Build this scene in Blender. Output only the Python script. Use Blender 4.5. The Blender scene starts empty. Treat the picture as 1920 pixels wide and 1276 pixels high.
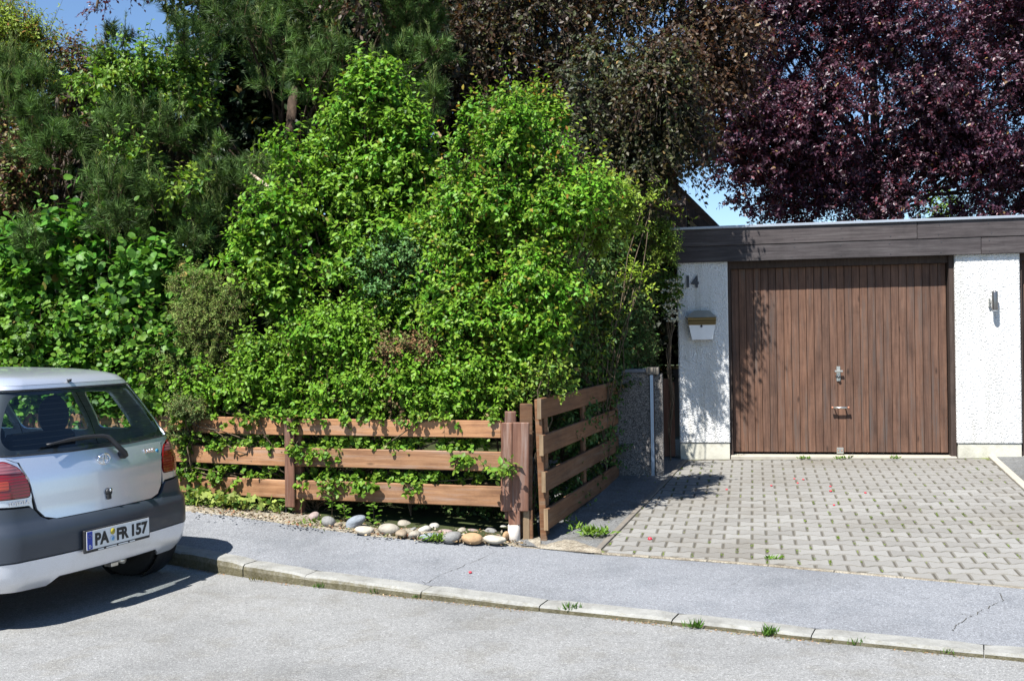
import bpy, math, random
import numpy as np
from mathutils import Vector, Matrix
from mathutils.geometry import delaunay_2d_cdt
SC = bpy.context.scene
COL = SC.collection
rng = np.random.default_rng(7)
random.seed(7)
R = math.radians

# ------------------------------------------------------------------ camera, sky, sun, exposure
EYE = 1.62; FPX = 1960.0; ROLL = .017; PITCH = 8/1960.0
_X = np.array([1, 0, 0.]); _F = np.array([0, math.cos(PITCH), -math.sin(PITCH)]); _U0 = np.array([0, math.sin(PITCH), math.cos(PITCH)])
_R = math.cos(ROLL)*_X - math.sin(ROLL)*_U0; _U = math.sin(ROLL)*_X + math.cos(ROLL)*_U0
CAM = np.array([0, 0, EYE])
cd = bpy.data.cameras.new("camera"); cam = bpy.data.objects.new("camera", cd); COL.objects.link(cam)
cd.sensor_width = 36; cd.lens = FPX/1920*36; cd.clip_start = .1; cd.clip_end = 2000
M = Matrix.Identity(4)
for i in range(3):
    M[i][0] = _R[i]; M[i][1] = _U[i]; M[i][2] = -_F[i]; M[i][3] = CAM[i]
cam.matrix_world = M; SC.camera = cam

ELEV = R(57); LH = np.array([.56, .83]); LH /= np.linalg.norm(LH)
SUNL = Vector((LH[0]*math.cos(ELEV), LH[1]*math.cos(ELEV), -math.sin(ELEV)))
world = bpy.data.worlds.new("World"); SC.world = world; world.use_nodes = True
wn = world.node_tree.nodes; wl = world.node_tree.links
for n in list(wn): wn.remove(n)
sky = wn.new('ShaderNodeTexSky'); sky.sky_type = 'NISHITA'; sky.sun_disc = False
sky.sun_elevation = ELEV; sky.sun_rotation = math.atan2(-LH[0], -LH[1]) % (2*math.pi)
sky.air_density = 1.0; sky.dust_density = .0; sky.ozone_density = 6.0; sky.altitude = 0
bg = wn.new('ShaderNodeBackground'); bg.inputs['Strength'].default_value = .078
wo = wn.new('ShaderNodeOutputWorld'); wl.new(sky.outputs[0], bg.inputs['Color']); wl.new(bg.outputs[0], wo.inputs['Surface'])
sd = bpy.data.lights.new("sun", 'SUN'); sd.energy = 5.0; sd.angle = R(.53); sd.color = (1, .98, .945)
sun = bpy.data.objects.new("sun", sd); COL.objects.link(sun); sun.rotation_euler = SUNL.to_track_quat('-Z', 'Y').to_euler()
sun.location = (-10, -14, 26)
SC.view_settings.view_transform = 'Standard'; SC.view_settings.look = 'None'
SC.view_settings.exposure = 1.1; SC.view_settings.gamma = 1
SC.render.engine = 'CYCLES'
SC.cycles.max_bounces = 6; SC.cycles.diffuse_bounces = 1; SC.cycles.glossy_bounces = 3
SC.cycles.transmission_bounces = 4; SC.cycles.transparent_max_bounces = 12

# ------------------------------------------------------------------ pixel helpers (photograph 1920x1276)
def ray(px, py): return _F + _R*(px-960)/FPX + _U*(638-py)/FPX
def at(px, py, Y): d = ray(px, py); return CAM + d*(Y/d[1])
def G(px, py, z): d = ray(px, py); return CAM + d*((z-EYE)/d[2])
def on_plane(px, py, P, n): d = ray(px, py); return CAM + d*(((P-CAM)@n)/(d@n))

# ------------------------------------------------------------------ tagging and mesh helpers
def tag(o, label=None, cat=None, group=None, kind=None):
    if label: o['label'] = label
    if cat: o['category'] = cat
    if group: o['group'] = group
    if kind: o['kind'] = kind
    return o
def empty(name, loc=(0, 0, 0), rz=0, label=None, cat=None, group=None, kind=None):
    o = bpy.data.objects.new(name, None); COL.objects.link(o)
    o.location = [float(c) for c in loc]; o.rotation_euler = (0, 0, rz); o.empty_display_size = .1
    return tag(o, label, cat, group, kind)
def link(name, me, parent=None, mat=None):
    if mat is not None and len(me.materials) == 0: me.materials.append(mat)
    o = bpy.data.objects.new(name, me); COL.objects.link(o)
    if parent is not None: o.parent = parent
    return o
def mesh(name, v, f, mat=None, smooth=False):
    me = bpy.data.meshes.new(name)
    me.from_pydata([tuple(map(float, p)) for p in v], [], f)
    if smooth: me.polygons.foreach_set('use_smooth', [True]*len(me.polygons))
    if mat is not None: me.materials.append(mat)
    me.update(); return me
def obj(name, v, f, mat, parent=None, smooth=False): return link(name, mesh(name, v, f, mat, smooth), parent)
def tri_mesh(name, V, T, tint, mat, smooth=False):
    V = np.ascontiguousarray(V, dtype=np.float32); T = np.ascontiguousarray(T, dtype=np.int32)
    me = bpy.data.meshes.new(name)
    me.vertices.add(len(V)); me.vertices.foreach_set('co', V.ravel())
    me.loops.add(T.size); me.loops.foreach_set('vertex_index', T.ravel())
    me.polygons.add(len(T)); me.polygons.foreach_set('loop_start', np.arange(0, T.size, 3, dtype=np.int32))
    me.polygons.foreach_set('loop_total', np.full(len(T), 3, dtype=np.int32))
    if smooth: me.polygons.foreach_set('use_smooth', np.ones(len(T), dtype=bool))
    me.update(calc_edges=True)
    if tint is not None:
        a = me.attributes.new('tint', 'FLOAT_COLOR', 'POINT')
        c = np.ones((len(V), 4), dtype=np.float32); c[:, :3] = tint; a.data.foreach_set('color', c.ravel())
    if mat is not None: me.materials.append(mat)
    return me
def _boxvf(x0, x1, y0, y1, z0, z1, b=0.0):
    if b <= 0:
        v = [(x, y, z) for z in (z0, z1) for y in (y0, y1) for x in (x0, x1)]
        return v, [(0, 2, 3, 1), (4, 5, 7, 6), (0, 1, 5, 4), (2, 6, 7, 3), (0, 4, 6, 2), (1, 3, 7, 5)]
    v = []; 
    cs = []
    for sx in (0, 1):
        for sy in (0, 1):
            for sz in (0, 1):
                X = (x0, x1)[sx]; Y = (y0, y1)[sy]; Z = (z0, z1)[sz]
                bx = b*(1 if sx == 0 else -1); by = b*(1 if sy == 0 else -1); bz = b*(1 if sz == 0 else -1)
                cs.append(len(v)); v += [(X, Y+by, Z+bz), (X+bx, Y, Z+bz), (X+bx, Y+by, Z)]
    c = lambda sx, sy, sz: cs[sx*4+sy*2+sz]
    f = []
    for s in (0, 1):
        q = [c(s, 0, 0), c(s, 1, 0), c(s, 1, 1), c(s, 0, 1)]; f.append(tuple(q if s else q[::-1]))
        q = [c(0, s, 0)+1, c(1, s, 0)+1, c(1, s, 1)+1, c(0, s, 1)+1]; f.append(tuple(q[::-1] if s else q))
        q = [c(0, 0, s)+2, c(1, 0, s)+2, c(1, 1, s)+2, c(0, 1, s)+2]; f.append(tuple(q if s else q[::-1]))
    for a in (0, 1):
        for d in (0, 1):
            f.append((c(a, d, 0)+0, c(a, d, 0)+1, c(a, d, 1)+1, c(a, d, 1)+0))
            f.append((c(a, 0, d)+0, c(a, 0, d)+2, c(a, 1, d)+2, c(a, 1, d)+0))
            f.append((c(0, a, d)+1, c(0, a, d)+2, c(1, a, d)+2, c(1, a, d)+1))
    for sx in (0, 1):
        for sy in (0, 1):
            for sz in (0, 1):
                k = c(sx, sy, sz); f.append((k, k+1, k+2))
    return v, f
import bmesh
def fix(me):
    bm = bmesh.new(); bm.from_mesh(me); bmesh.ops.recalc_face_normals(bm, faces=bm.faces); bm.to_mesh(me); bm.free(); return me
def boxmesh(name, size, mat, b=0.0):
    x, y, z = size
    v, f = _boxvf(-x/2, x/2, -y/2, y/2, -z/2, z/2, b); return fix(mesh(name, v, f, mat))
def box(name, x0, x1, y0, y1, z0, z1, mat, parent=None, b=0.0):
    """box whose origin is its centre (object texture coordinates follow it)"""
    me = boxmesh(name, (x1-x0, y1-y0, z1-z0), mat, b); o = link(name, me, parent)
    o.location = ((x0+x1)/2, (y0+y1)/2, (z0+z1)/2); return o
def tube_vf(pts, rad, n=6, cap=True):
    pts = [Vector(tuple(map(float, p))) for p in pts]; v = []; f = []
    up = Vector((0, 0, 1))
    for i, p in enumerate(pts):
        t = (pts[min(i+1, len(pts)-1)] - pts[max(i-1, 0)]).normalized()
        a = t.cross(up if abs(t.z) < .9 else Vector((1, 0, 0))).normalized(); b = t.cross(a)
        r = rad[i] if hasattr(rad, '__len__') else rad
        for k in range(n):
            an = 2*math.pi*k/n; v.append(tuple(p + a*math.cos(an)*r + b*math.sin(an)*r))
    for i in range(len(pts)-1):
        for k in range(n):
            k2 = (k+1) % n; f.append((i*n+k, i*n+k2, (i+1)*n+k2, (i+1)*n+k))
    if cap: f.append(tuple(range(n))[::-1]); f.append(tuple((len(pts)-1)*n+k for k in range(n)))
    return v, f
def tube(name, pts, rad, mat, parent=None, n=8, smooth=True):
    v, f = tube_vf(pts, rad, n); me = fix(mesh(name, v, f, mat, smooth)); return link(name, me, parent)
def lathe(name, prof, mat, parent=None, n=32, axis='y', smooth=True, closed=False):
    """prof: list of (radius, height); revolved round the chosen axis"""
    v = []; f = []
    for r, h in prof:
        for k in range(n):
            a = 2*math.pi*k/n; c, s = r*math.cos(a), r*math.sin(a)
            v.append({'y': (c, h, s), 'z': (c, s, h), 'x': (h, c, s)}[axis])
    m = len(prof)
    for i in range(m if closed else m-1):
        j = (i+1) % m
        for k in range(n): k2 = (k+1) % n; f.append((i*n+k, i*n+k2, j*n+k2, j*n+k))
    if not closed: f.append(tuple(range(n))); f.append(tuple((m-1)*n+k for k in range(n)))
    return link(name, fix(mesh(name, v, f, mat, smooth)), parent)
def join(vfs):
    V = []; F = []
    for v, f in vfs:
        o = len(V); V += list(v); F += [tuple(i+o for i in q) for q in f]
    return V, F

# ------------------------------------------------------------------ materials
def nt(name):
    m = bpy.data.materials.new(name); m.use_nodes = True; t = m.node_tree; t.nodes.clear()
    out = t.nodes.new('ShaderNodeOutputMaterial'); return m, t.nodes, t.links, out
def N(ns, kind, **kw):
    n = ns.new(kind)
    for k, v in kw.items():
        if k.startswith('i_'): n.inputs[k[2:].replace('_', ' ')].default_value = v
        else: setattr(n, k, v)
    return n
def ramp(ns, stops):
    r = ns.new('ShaderNodeValToRGB'); e = r.color_ramp.elements
    while len(e) < len(stops): e.new(.5)
    for i, (p, c) in enumerate(stops):
        e[i].position = p; e[i].color = (*c, 1) if len(c) == 3 else c
    return r
def mixc(ns, ls, fac, a, b, mode='MIX'):
    m = ns.new('ShaderNodeMix'); m.data_type = 'RGBA'; m.blend_type = mode; m.clamp_factor = True
    for i, s in ((0, fac), (6, a), (7, b)):
        if hasattr(s, 'is_output'): ls.new(s, m.inputs[i])
        elif isinstance(s, (int, float)): m.inputs[i].default_value = s
        else: m.inputs[i].default_value = (*s, 1)
    return m.outputs[2]
def coords(ns, ls, kind='Object', scale=(1, 1, 1), rand=False):
    tc = ns.new('ShaderNodeTexCoord'); mp = ns.new('ShaderNodeMapping'); mp.inputs['Scale'].default_value = scale
    if kind == 'World': ge = ns.new('ShaderNodeNewGeometry'); ls.new(ge.outputs['Position'], mp.inputs['Vector'])
    else: ls.new(tc.outputs[kind], mp.inputs['Vector'])
    if rand:
        oi = ns.new('ShaderNodeObjectInfo'); mm = ns.new('ShaderNodeMath'); mm.operation = 'MULTIPLY'; mm.inputs[1].default_value = 37.0
        ls.new(oi.outputs['Random'], mm.inputs[0]); cx = ns.new('ShaderNodeCombineXYZ')
        for k in range(3): ls.new(mm.outputs[0], cx.inputs[k])
        ls.new(cx.outputs[0], mp.inputs['Location'])
    return mp.outputs[0]
def noise(ns, ls, vec, scale, detail=4, rough=.55):
    n = N(ns, 'ShaderNodeTexNoise'); n.inputs['Scale'].default_value = scale; n.inputs['Detail'].default_value = detail; n.inputs['Roughness'].default_value = rough
    ls.new(vec, n.inputs['Vector']); return n.outputs['Fac']
def voro(ns, ls, vec, scale, feat='F1', out='Distance'):
    n = N(ns, 'ShaderNodeTexVoronoi', feature=feat); n.inputs['Scale'].default_value = scale; ls.new(vec, n.inputs['Vector']); return n.outputs[out]
def bump(ns, ls, h, strength, dist, prev=None):
    b = ns.new('ShaderNodeBump'); b.inputs['Strength'].default_value = strength; b.inputs['Distance'].default_value = dist
    ls.new(h, b.inputs['Height'])
    if prev: ls.new(prev, b.inputs['Normal'])
    return b.outputs[0]
def bsdf(ns, ls, out, color, rough=.6, metal=0., spec=.5, normal=None, coat=0.):
    p = ns.new('ShaderNodeBsdfPrincipled')
    if hasattr(color, 'is_output'): ls.new(color, p.inputs['Base Color'])
    else: p.inputs['Base Color'].default_value = (*color, 1)
    if hasattr(rough, 'is_output'): ls.new(rough, p.inputs['Roughness'])
    else: p.inputs['Roughness'].default_value = rough
    p.inputs['Metallic'].default_value = metal; p.inputs['Specular IOR Level'].default_value = spec
    p.inputs['Coat Weight'].default_value = coat; p.inputs['Coat Roughness'].default_value = .04
    if normal: ls.new(normal, p.inputs['Normal'])
    ls.new(p.outputs[0], out.inputs['Surface']); return p

def m_plain(name, c, rough=.5, metal=0., spec=.5, coat=0., var=.12, scale=9.):
    m, ns, ls, out = nt(name); v = coords(ns, ls, 'Object')
    n = noise(ns, ls, v, scale, 5)
    col = mixc(ns, ls, n, tuple(x*(1-var) for x in c), tuple(min(1, x*(1+var)) for x in c))
    bsdf(ns, ls, out, col, rough, metal, spec, None, coat); return m
def m_asphalt(name, c, tone, scale=1.0, dark=.55):
    m, ns, ls, out = nt(name); v = coords(ns, ls, 'World')
    cell = voro(ns, ls, v, 150*scale, out='Color'); sep = ns.new('ShaderNodeSeparateColor'); ls.new(cell, sep.inputs[0])
    fine = ramp(ns, [(0, tuple(x*dark for x in c)), (.45, c), (.85, tuple(x*1.1 for x in c)), (1, tuple(min(.8, x*1.6) for x in c))]); ls.new(sep.outputs[0], fine.inputs[0])
    cell2 = voro(ns, ls, v, 60*scale, out='Color'); sep2 = ns.new('ShaderNodeSeparateColor'); ls.new(cell2, sep2.inputs[0])
    f2 = ramp(ns, [(0, (.78,)*3), (.12, (1,)*3), (.9, (1,)*3), (1, (1.25,)*3)]); ls.new(sep2.outputs[0], f2.inputs[0])
    col = mixc(ns, ls, 1.0, fine.outputs[0], f2.outputs[0], 'MULTIPLY')
    big = noise(ns, ls, v, .9, 5, .6); rb = ramp(ns, [(.3, (.76,)*3), (.5, (1,)*3), (.72, (1.1,)*3)]); ls.new(big, rb.inputs[0])
    col = mixc(ns, ls, 1.0, col, rb.outputs[0], 'MULTIPLY')
    st = noise(ns, ls, v, 3.3, 6, .7); rs = ramp(ns, [(.0, tone), (.36, tone), (.5, (1, 1, 1))]); ls.new(st, rs.inputs[0])
    col = mixc(ns, ls, .85, col, rs.outputs[0], 'MULTIPLY')
    h = noise(ns, ls, v, 120, 3); b = bump(ns, ls, h, .6, .004)
    hv = voro(ns, ls, v, 150*scale); b = bump(ns, ls, hv, .5, .004, b)
    bsdf(ns, ls, out, col, .85, 0, .25, b); return m
def m_wood(name, base, dark, light, axis='x', grey=None, gscale=1.0, rough=.72):
    """stained softwood with grain, knots and weathering; grain runs along the named axis of the object"""
    m, ns, ls, out = nt(name)
    sc = {'x': (.5, 9, 9), 'z': (9, 9, .5), 'y': (9, .5, 9)}[axis]
    v = coords(ns, ls, 'Object', tuple(s*gscale for s in sc), rand=True)
    g = noise(ns, ls, v, 5, 8, .65)
    r1 = ramp(ns, [(.25, dark), (.5, base), (.75, light)]); ls.new(g, r1.inputs[0])
    sc2 = {'x': (1.1, 3.4, 3.4), 'z': (3.4, 3.4, 1.1), 'y': (3.4, 1.1, 3.4)}[axis]
    v2 = coords(ns, ls, 'Object', sc2, rand=True)
    k = voro(ns, ls, v2, 1.9); rk = ramp(ns, [(0, (.22,)*3), (.045, (.4,)*3), (.1, (1,)*3)]); ls.new(k, rk.inputs[0])
    col = mixc(ns, ls, .85, r1.outputs[0], rk.outputs[0], 'MULTIPLY')
    v3 = coords(ns, ls, 'Object', (1, 1, 1), rand=True)
    w = noise(ns, ls, v3, 2.6, 6, .7); rw = ramp(ns, [(.32, (.62,)*3), (.5, (1,)*3), (.7, (1.22,)*3)]); ls.new(w, rw.inputs[0])
    col = mixc(ns, ls, .8, col, rw.outputs[0], 'MULTIPLY')
    if grey:
        gn = noise(ns, ls, v, 2.2, 7, .7); rg = ramp(ns, [(.52, (0, 0, 0)), (.7, (1, 1, 1))]); ls.new(gn, rg.inputs[0])
        col = mixc(ns, ls, rg.outputs[0], col, grey)
    oi = ns.new('ShaderNodeObjectInfo'); ro = ramp(ns, [(0, (.82, .84, .86)), (.5, (1, 1, 1)), (1, (1.16, 1.12, 1.06))]); ls.new(oi.outputs['Random'], ro.inputs[0])
    col = mixc(ns, ls, 1., col, ro.outputs[0], 'MULTIPLY')
    b = bump(ns, ls, g, .45, .004); bsdf(ns, ls, out, col, rough, 0, .3, b); return m
def m_leaf(name, trans=.32, rough=.42, spec=.4, tcol=(1.25, 1.3, .55), gain=(1, 1, 1)):
    m, ns, ls, out = nt(name)
    a = N(ns, 'ShaderNodeAttribute', attribute_name='tint')
    v = coords(ns, ls, 'World'); n = noise(ns, ls, v, 45, 2); rn = ramp(ns, [(.3, (.8,)*3), (.7, (1.15,)*3)]); ls.new(n, rn.inputs[0])
    col = mixc(ns, ls, 1., a.outputs['Color'], rn.outputs[0], 'MULTIPLY')
    col = mixc(ns, ls, 1., col, gain, 'MULTIPLY')
    p = ns.new('ShaderNodeBsdfPrincipled'); ls.new(col, p.inputs['Base Color']); p.inputs['Roughness'].default_value = rough; p.inputs['Specular IOR Level'].default_value = spec
    t = ns.new('ShaderNodeBsdfTranslucent'); tc = mixc(ns, ls, 1., col, tcol, 'MULTIPLY'); ls.new(tc, t.inputs['Color'])
    mx = ns.new('ShaderNodeMixShader'); mx.inputs[0].default_value = trans; ls.new(p.outputs[0], mx.inputs[1]); ls.new(t.outputs[0], mx.inputs[2])
    ls.new(mx.outputs[0], out.inputs['Surface']); return m
def m_glass(name, tint, fac=.12, rough=.0):
    m, ns, ls, out = nt(name)
    t = ns.new('ShaderNodeBsdfTransparent'); t.inputs[0].default_value = (*tint, 1)
    g = ns.new('ShaderNodeBsdfGlossy'); g.inputs['Roughness'].default_value = rough; g.inputs['Color'].default_value = (.9, .95, 1, 1)
    lw = ns.new('ShaderNodeLayerWeight'); lw.inputs[0].default_value = .5; pw = ns.new('ShaderNodeMath'); pw.operation = 'POWER'; pw.inputs[1].default_value = 4.5; ls.new(lw.outputs['Facing'], pw.inputs[0])
    ma = ns.new('ShaderNodeMath'); ma.operation = 'MULTIPLY_ADD'; ma.inputs[1].default_value = .9; ma.inputs[2].default_value = .05; ls.new(pw.outputs[0], ma.inputs[0])
    mx = ns.new('ShaderNodeMixShader'); ls.new(ma.outputs[0], mx.inputs[0]); ls.new(t.outputs[0], mx.inputs[1]); ls.new(g.outputs[0], mx.inputs[2])
    ls.new(mx.outputs[0], out.inputs['Surface']); return m

MAT = {}
MAT['road'] = m_asphalt('road_asphalt', (.224, .222, .213), (.86, .84, .8), 1.35, .66)
MAT['walk'] = m_asphalt('pavement_asphalt', (.193, .198, .207), (.86, .87, .88), 1.45, .66)
MAT['lane'] = m_asphalt('worn_garden_asphalt', (.15, .15, .145), (.75, .7, .6), 1.0)
MAT['rail'] = m_wood('fence_wood', (.275, .14, .068), (.155, .072, .036), (.385, .215, .115), 'x', grey=(.30, .21, .16))
MAT['postw'] = m_wood('post_wood', (.17, .08, .05), (.10, .046, .03), (.25, .135, .09), 'z', grey=(.26, .185, .15))
MAT['gatew'] = m_wood('gate_wood', (.15, .072, .034), (.085, .04, .02), (.21, .115, .06), 'x', grey=(.17, .12, .08))
MAT['endgrain'] = m_wood('cut_end_wood', (.22, .15, .085), (.15, .1, .055), (.3, .21, .13), 'z')
MAT['doorw'] = m_wood('garage_door_wood', (.108, .057, .037), (.05, .026, .018), (.17, .094, .062), 'z', grey=(.09, .07, .06))
MAT['fascia'] = m_wood('fascia_wood', (.056, .046, .045), (.03, .024, .024), (.088, .075, .073), 'x', grey=(.10, .088, .085))
MAT['dark_wood'] = m_wood('dark_frame_wood', (.045, .03, .024), (.025, .016, .012), (.07, .05, .04), 'z')
MAT['brown_gate'] = m_wood('wicket_wood', (.16, .07, .042), (.09, .04, .025), (.22, .11, .07), 'z')
MAT['metal'] = m_plain('brushed_metal', (.55, .54, .5), .32, .9)
MAT['dmetal'] = m_plain('dark_metal', (.08, .08, .085), .45, .7)
MAT['flash'] = m_plain('roof_flashing', (.33, .36, .4), .45, .3)
MAT['rust'] = m_plain('copper_cap', (.4, .17, .1), .5, .3)
MAT['black'] = m_plain('black_plastic', (.018, .018, .02), .5)
MAT['concrete'] = m_plain('concrete', (.36, .33, .27), .9, 0, .2, 0, .25, 14)
MAT['oldedge'] = m_plain('old_edging', (.17, .15, .125), .9, 0, .2, 0, .3, 14)
MAT['capm'] = m_plain('weathered_cap', (.13, .14, .16), .7)
MAT['pipe'] = m_plain('painted_pipe', (.62, .56, .49), .8, 0, .2, 0, .25, 30)
def m_render():
    m, ns, ls, out = nt('white_roughcast'); v = coords(ns, ls, 'Object')
    a = voro(ns, ls, v, 62, 'SMOOTH_F1'); b1 = noise(ns, ls, v, 80, 4, .6); b2 = noise(ns, ls, v, 2.5, 5)
    r = ramp(ns, [(.3, (.68, .675, .65)), (.7, (.76, .755, .74))]); ls.new(b2, r.inputs[0])
    d = noise(ns, ls, v, 9, 6, .75); rd = ramp(ns, [(.28, (.72, .69, .64)), (.42, (1, 1, 1))]); ls.new(d, rd.inputs[0])
    col = mixc(ns, ls, .5, r.outputs[0], rd.outputs[0], 'MULTIPLY')
    vs = coords(ns, ls, 'Object', (5, 5, .35)); stn = noise(ns, ls, vs, 2.2, 6, .7); rst = ramp(ns, [(.34, (.78, .76, .71)), (.52, (1, 1, 1))]); ls.new(stn, rst.inputs[0]); col = mixc(ns, ls, .75, col, rst.outputs[0], 'MULTIPLY')
    n = bump(ns, ls, b1, .9, .02); n = bump(ns, ls, a, .7, .014, n); bsdf(ns, ls, out, col, .9, 0, .2, n); return m
MAT['render'] = m_render()
def m_plinth():
    m, ns, ls, out = nt('painted_plinth'); v = coords(ns, ls, 'Object'); a = noise(ns, ls, v, 6, 6, .7)
    r = ramp(ns, [(.3, (.38, .36, .29)), (.6, (.52, .5, .42))]); ls.new(a, r.inputs[0]); h = noise(ns, ls, v, 60, 3)
    bsdf(ns, ls, out, r.outputs[0], .85, 0, .2, bump(ns, ls, h, .4, .006)); return m
MAT['plinth'] = m_plinth()
def m_aggregate():
    m, ns, ls, out = nt('exposed_aggregate'); v = coords(ns, ls, 'Object')
    c = voro(ns, ls, v, 120, out='Color'); sp = ns.new('ShaderNodeSeparateColor'); ls.new(c, sp.inputs[0])
    r = ramp(ns, [(0, (.09, .08, .075)), (.35, (.15, .14, .13)), (.6, (.2, .185, .17)), (.85, (.24, .22, .2)), (1, (.34, .31, .28))]); ls.new(sp.outputs[0], r.inputs[0])
    h = voro(ns, ls, v, 120); e = ramp(ns, [(.0, (1,)*3), (.5, (.9,)*3), (.8, (.35,)*3)]); ls.new(h, e.inputs[0])
    col = mixc(ns, ls, 1., r.outputs[0], e.outputs[0], 'MULTIPLY'); hi = ns.new('ShaderNodeMath'); hi.operation = 'SUBTRACT'; hi.inputs[0].default_value = 1; ls.new(h, hi.inputs[1])
    bsdf(ns, ls, out, col, .8, 0, .3, bump(ns, ls, hi.outputs[0], .6, .006)); return m
MAT['aggregate'] = m_aggregate()
def m_paver():
    m, ns, ls, out = nt('concrete_paver'); w = coords(ns, ls, 'World')
    oi = ns.new('ShaderNodeObjectInfo'); at_ = N(ns, 'ShaderNodeAttribute', attribute_name='tint')
    r = ramp(ns, [(0, (.19, .181, .164)), (.5, (.218, .209, .191)), (1, (.246, .238, .219))]); ls.new(oi.outputs['Random'], r.inputs[0])
    sp = noise(ns, ls, w, 260, 3, .6); rs = ramp(ns, [(.3, (.78,)*3), (.5, (1,)*3), (.7, (1.2,)*3)]); ls.new(sp, rs.inputs[0])
    col = mixc(ns, ls, .8, r.outputs[0], rs.outputs[0], 'MULTIPLY')
    big = noise(ns, ls, w, 1.1, 6, .65); rb = ramp(ns, [(.3, (.8, .76, .7)), (.5, (1, 1, 1)), (.7, (1.1, 1.1, 1.1))]); ls.new(big, rb.inputs[0])
    col = mixc(ns, ls, .8, col, rb.outputs[0], 'MULTIPLY')
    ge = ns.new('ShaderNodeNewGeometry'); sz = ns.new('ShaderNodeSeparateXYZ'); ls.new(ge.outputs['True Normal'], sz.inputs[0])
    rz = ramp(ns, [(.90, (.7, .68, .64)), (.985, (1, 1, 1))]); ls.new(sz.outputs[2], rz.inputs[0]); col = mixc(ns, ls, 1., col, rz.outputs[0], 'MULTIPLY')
    bsdf(ns, ls, out, col, .88, 0, .2, bump(ns, ls, sp, .4, .003)); return m
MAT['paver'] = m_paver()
def m_joint():
    m, ns, ls, out = nt('mossy_joint_sand'); w = coords(ns, ls, 'World')
    a = noise(ns, ls, w, 5.5, 6, .75); r = ramp(ns, [(.0, (.075, .07, .06)), (.56, (.095, .085, .068)), (.64, (.15, .19, .04)), (.8, (.2, .27, .05))]); ls.new(a, r.inputs[0])
    s = noise(ns, ls, w, 300, 2); bsdf(ns, ls, out, r.outputs[0], .95, 0, .1, bump(ns, ls, s, .5, .005)); return m
MAT['joint'] = m_joint()
def m_soil():
    m, ns, ls, out = nt('sandy_soil'); w = coords(ns, ls, 'World')
    a = noise(ns, ls, w, 14, 7, .7); r = ramp(ns, [(.3, (.14, .11, .08)), (.5, (.26, .225, .17)), (.7, (.36, .325, .26))]); ls.new(a, r.inputs[0])
    c = voro(ns, ls, w, 130, out='Color'); sp = ns.new('ShaderNodeSeparateColor'); ls.new(c, sp.inputs[0]); rr = ramp(ns, [(0, (.6,)*3), (.6, (1,)*3), (1, (1.3,)*3)]); ls.new(sp.outputs[0], rr.inputs[0])
    col = mixc(ns, ls, 1., r.outputs[0], rr.outputs[0], 'MULTIPLY'); bsdf(ns, ls, out, col, .95, 0, .1, bump(ns, ls, a, .8, .02)); return m
MAT['soil'] = m_soil()
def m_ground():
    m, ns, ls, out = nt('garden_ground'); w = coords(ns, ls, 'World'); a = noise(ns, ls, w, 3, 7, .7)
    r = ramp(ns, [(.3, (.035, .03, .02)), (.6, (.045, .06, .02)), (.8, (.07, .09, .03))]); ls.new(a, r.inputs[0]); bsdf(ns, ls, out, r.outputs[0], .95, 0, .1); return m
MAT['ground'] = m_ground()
def m_kerb():
    m, ns, ls, out = nt('kerb_concrete'); w = coords(ns, ls, 'World'); ge = ns.new('ShaderNodeNewGeometry')
    a = noise(ns, ls, w, 7, 7, .75); r = ramp(ns, [(.3, (.17, .165, .15)), (.5, (.25, .245, .228)), (.75, (.33, .325, .305))]); ls.new(a, r.inputs[0])
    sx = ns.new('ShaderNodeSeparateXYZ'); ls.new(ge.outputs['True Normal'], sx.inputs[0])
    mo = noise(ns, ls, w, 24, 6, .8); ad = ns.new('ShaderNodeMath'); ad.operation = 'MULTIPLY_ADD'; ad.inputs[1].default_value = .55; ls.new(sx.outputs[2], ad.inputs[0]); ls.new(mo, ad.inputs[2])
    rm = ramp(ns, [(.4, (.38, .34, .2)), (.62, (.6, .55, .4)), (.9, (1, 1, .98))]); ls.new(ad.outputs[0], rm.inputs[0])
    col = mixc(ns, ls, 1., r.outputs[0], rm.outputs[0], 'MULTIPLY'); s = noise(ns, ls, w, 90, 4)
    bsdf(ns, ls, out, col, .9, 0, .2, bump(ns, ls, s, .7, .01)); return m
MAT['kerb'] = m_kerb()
MAT['leaf'] = m_leaf('green_leaf', .26, .46, .2, gain=(.84, .96, .72))
MAT['dleaf'] = m_leaf('dark_green_leaf', .22, .5, .25)
MAT['needle'] = m_leaf('pine_needle', .18, .55, .15)
MAT['pleaf'] = m_leaf('purple_leaf', .2, .42, .42, (1.6, .7, .8))
MAT['bleaf'] = m_leaf('copper_leaf', .26, .48, .3, (1.4, .9, .5))
MAT['dry'] = m_leaf('dry_leaf', .15, .7, .2, (1.2, 1, .7))
def m_bark(name, a, b):
    m, ns, ls, out = nt(name); v = coords(ns, ls, 'World', (3, 3, .8)); n = noise(ns, ls, v, 9, 7, .7); r = ramp(ns, [(.35, a), (.65, b)]); ls.new(n, r.inputs[0])
    bsdf(ns, ls, out, r.outputs[0], .9, 0, .15, bump(ns, ls, n, .8, .02)); return m
MAT['bark'] = m_bark('bark', (.045, .035, .028), (.15, .12, .095))
MAT['pinebark'] = m_bark('pine_bark', (.03, .022, .016), (.10, .07, .05))
MAT['twig'] = m_bark('twig', (.06, .045, .03), (.16, .12, .08))

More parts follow.
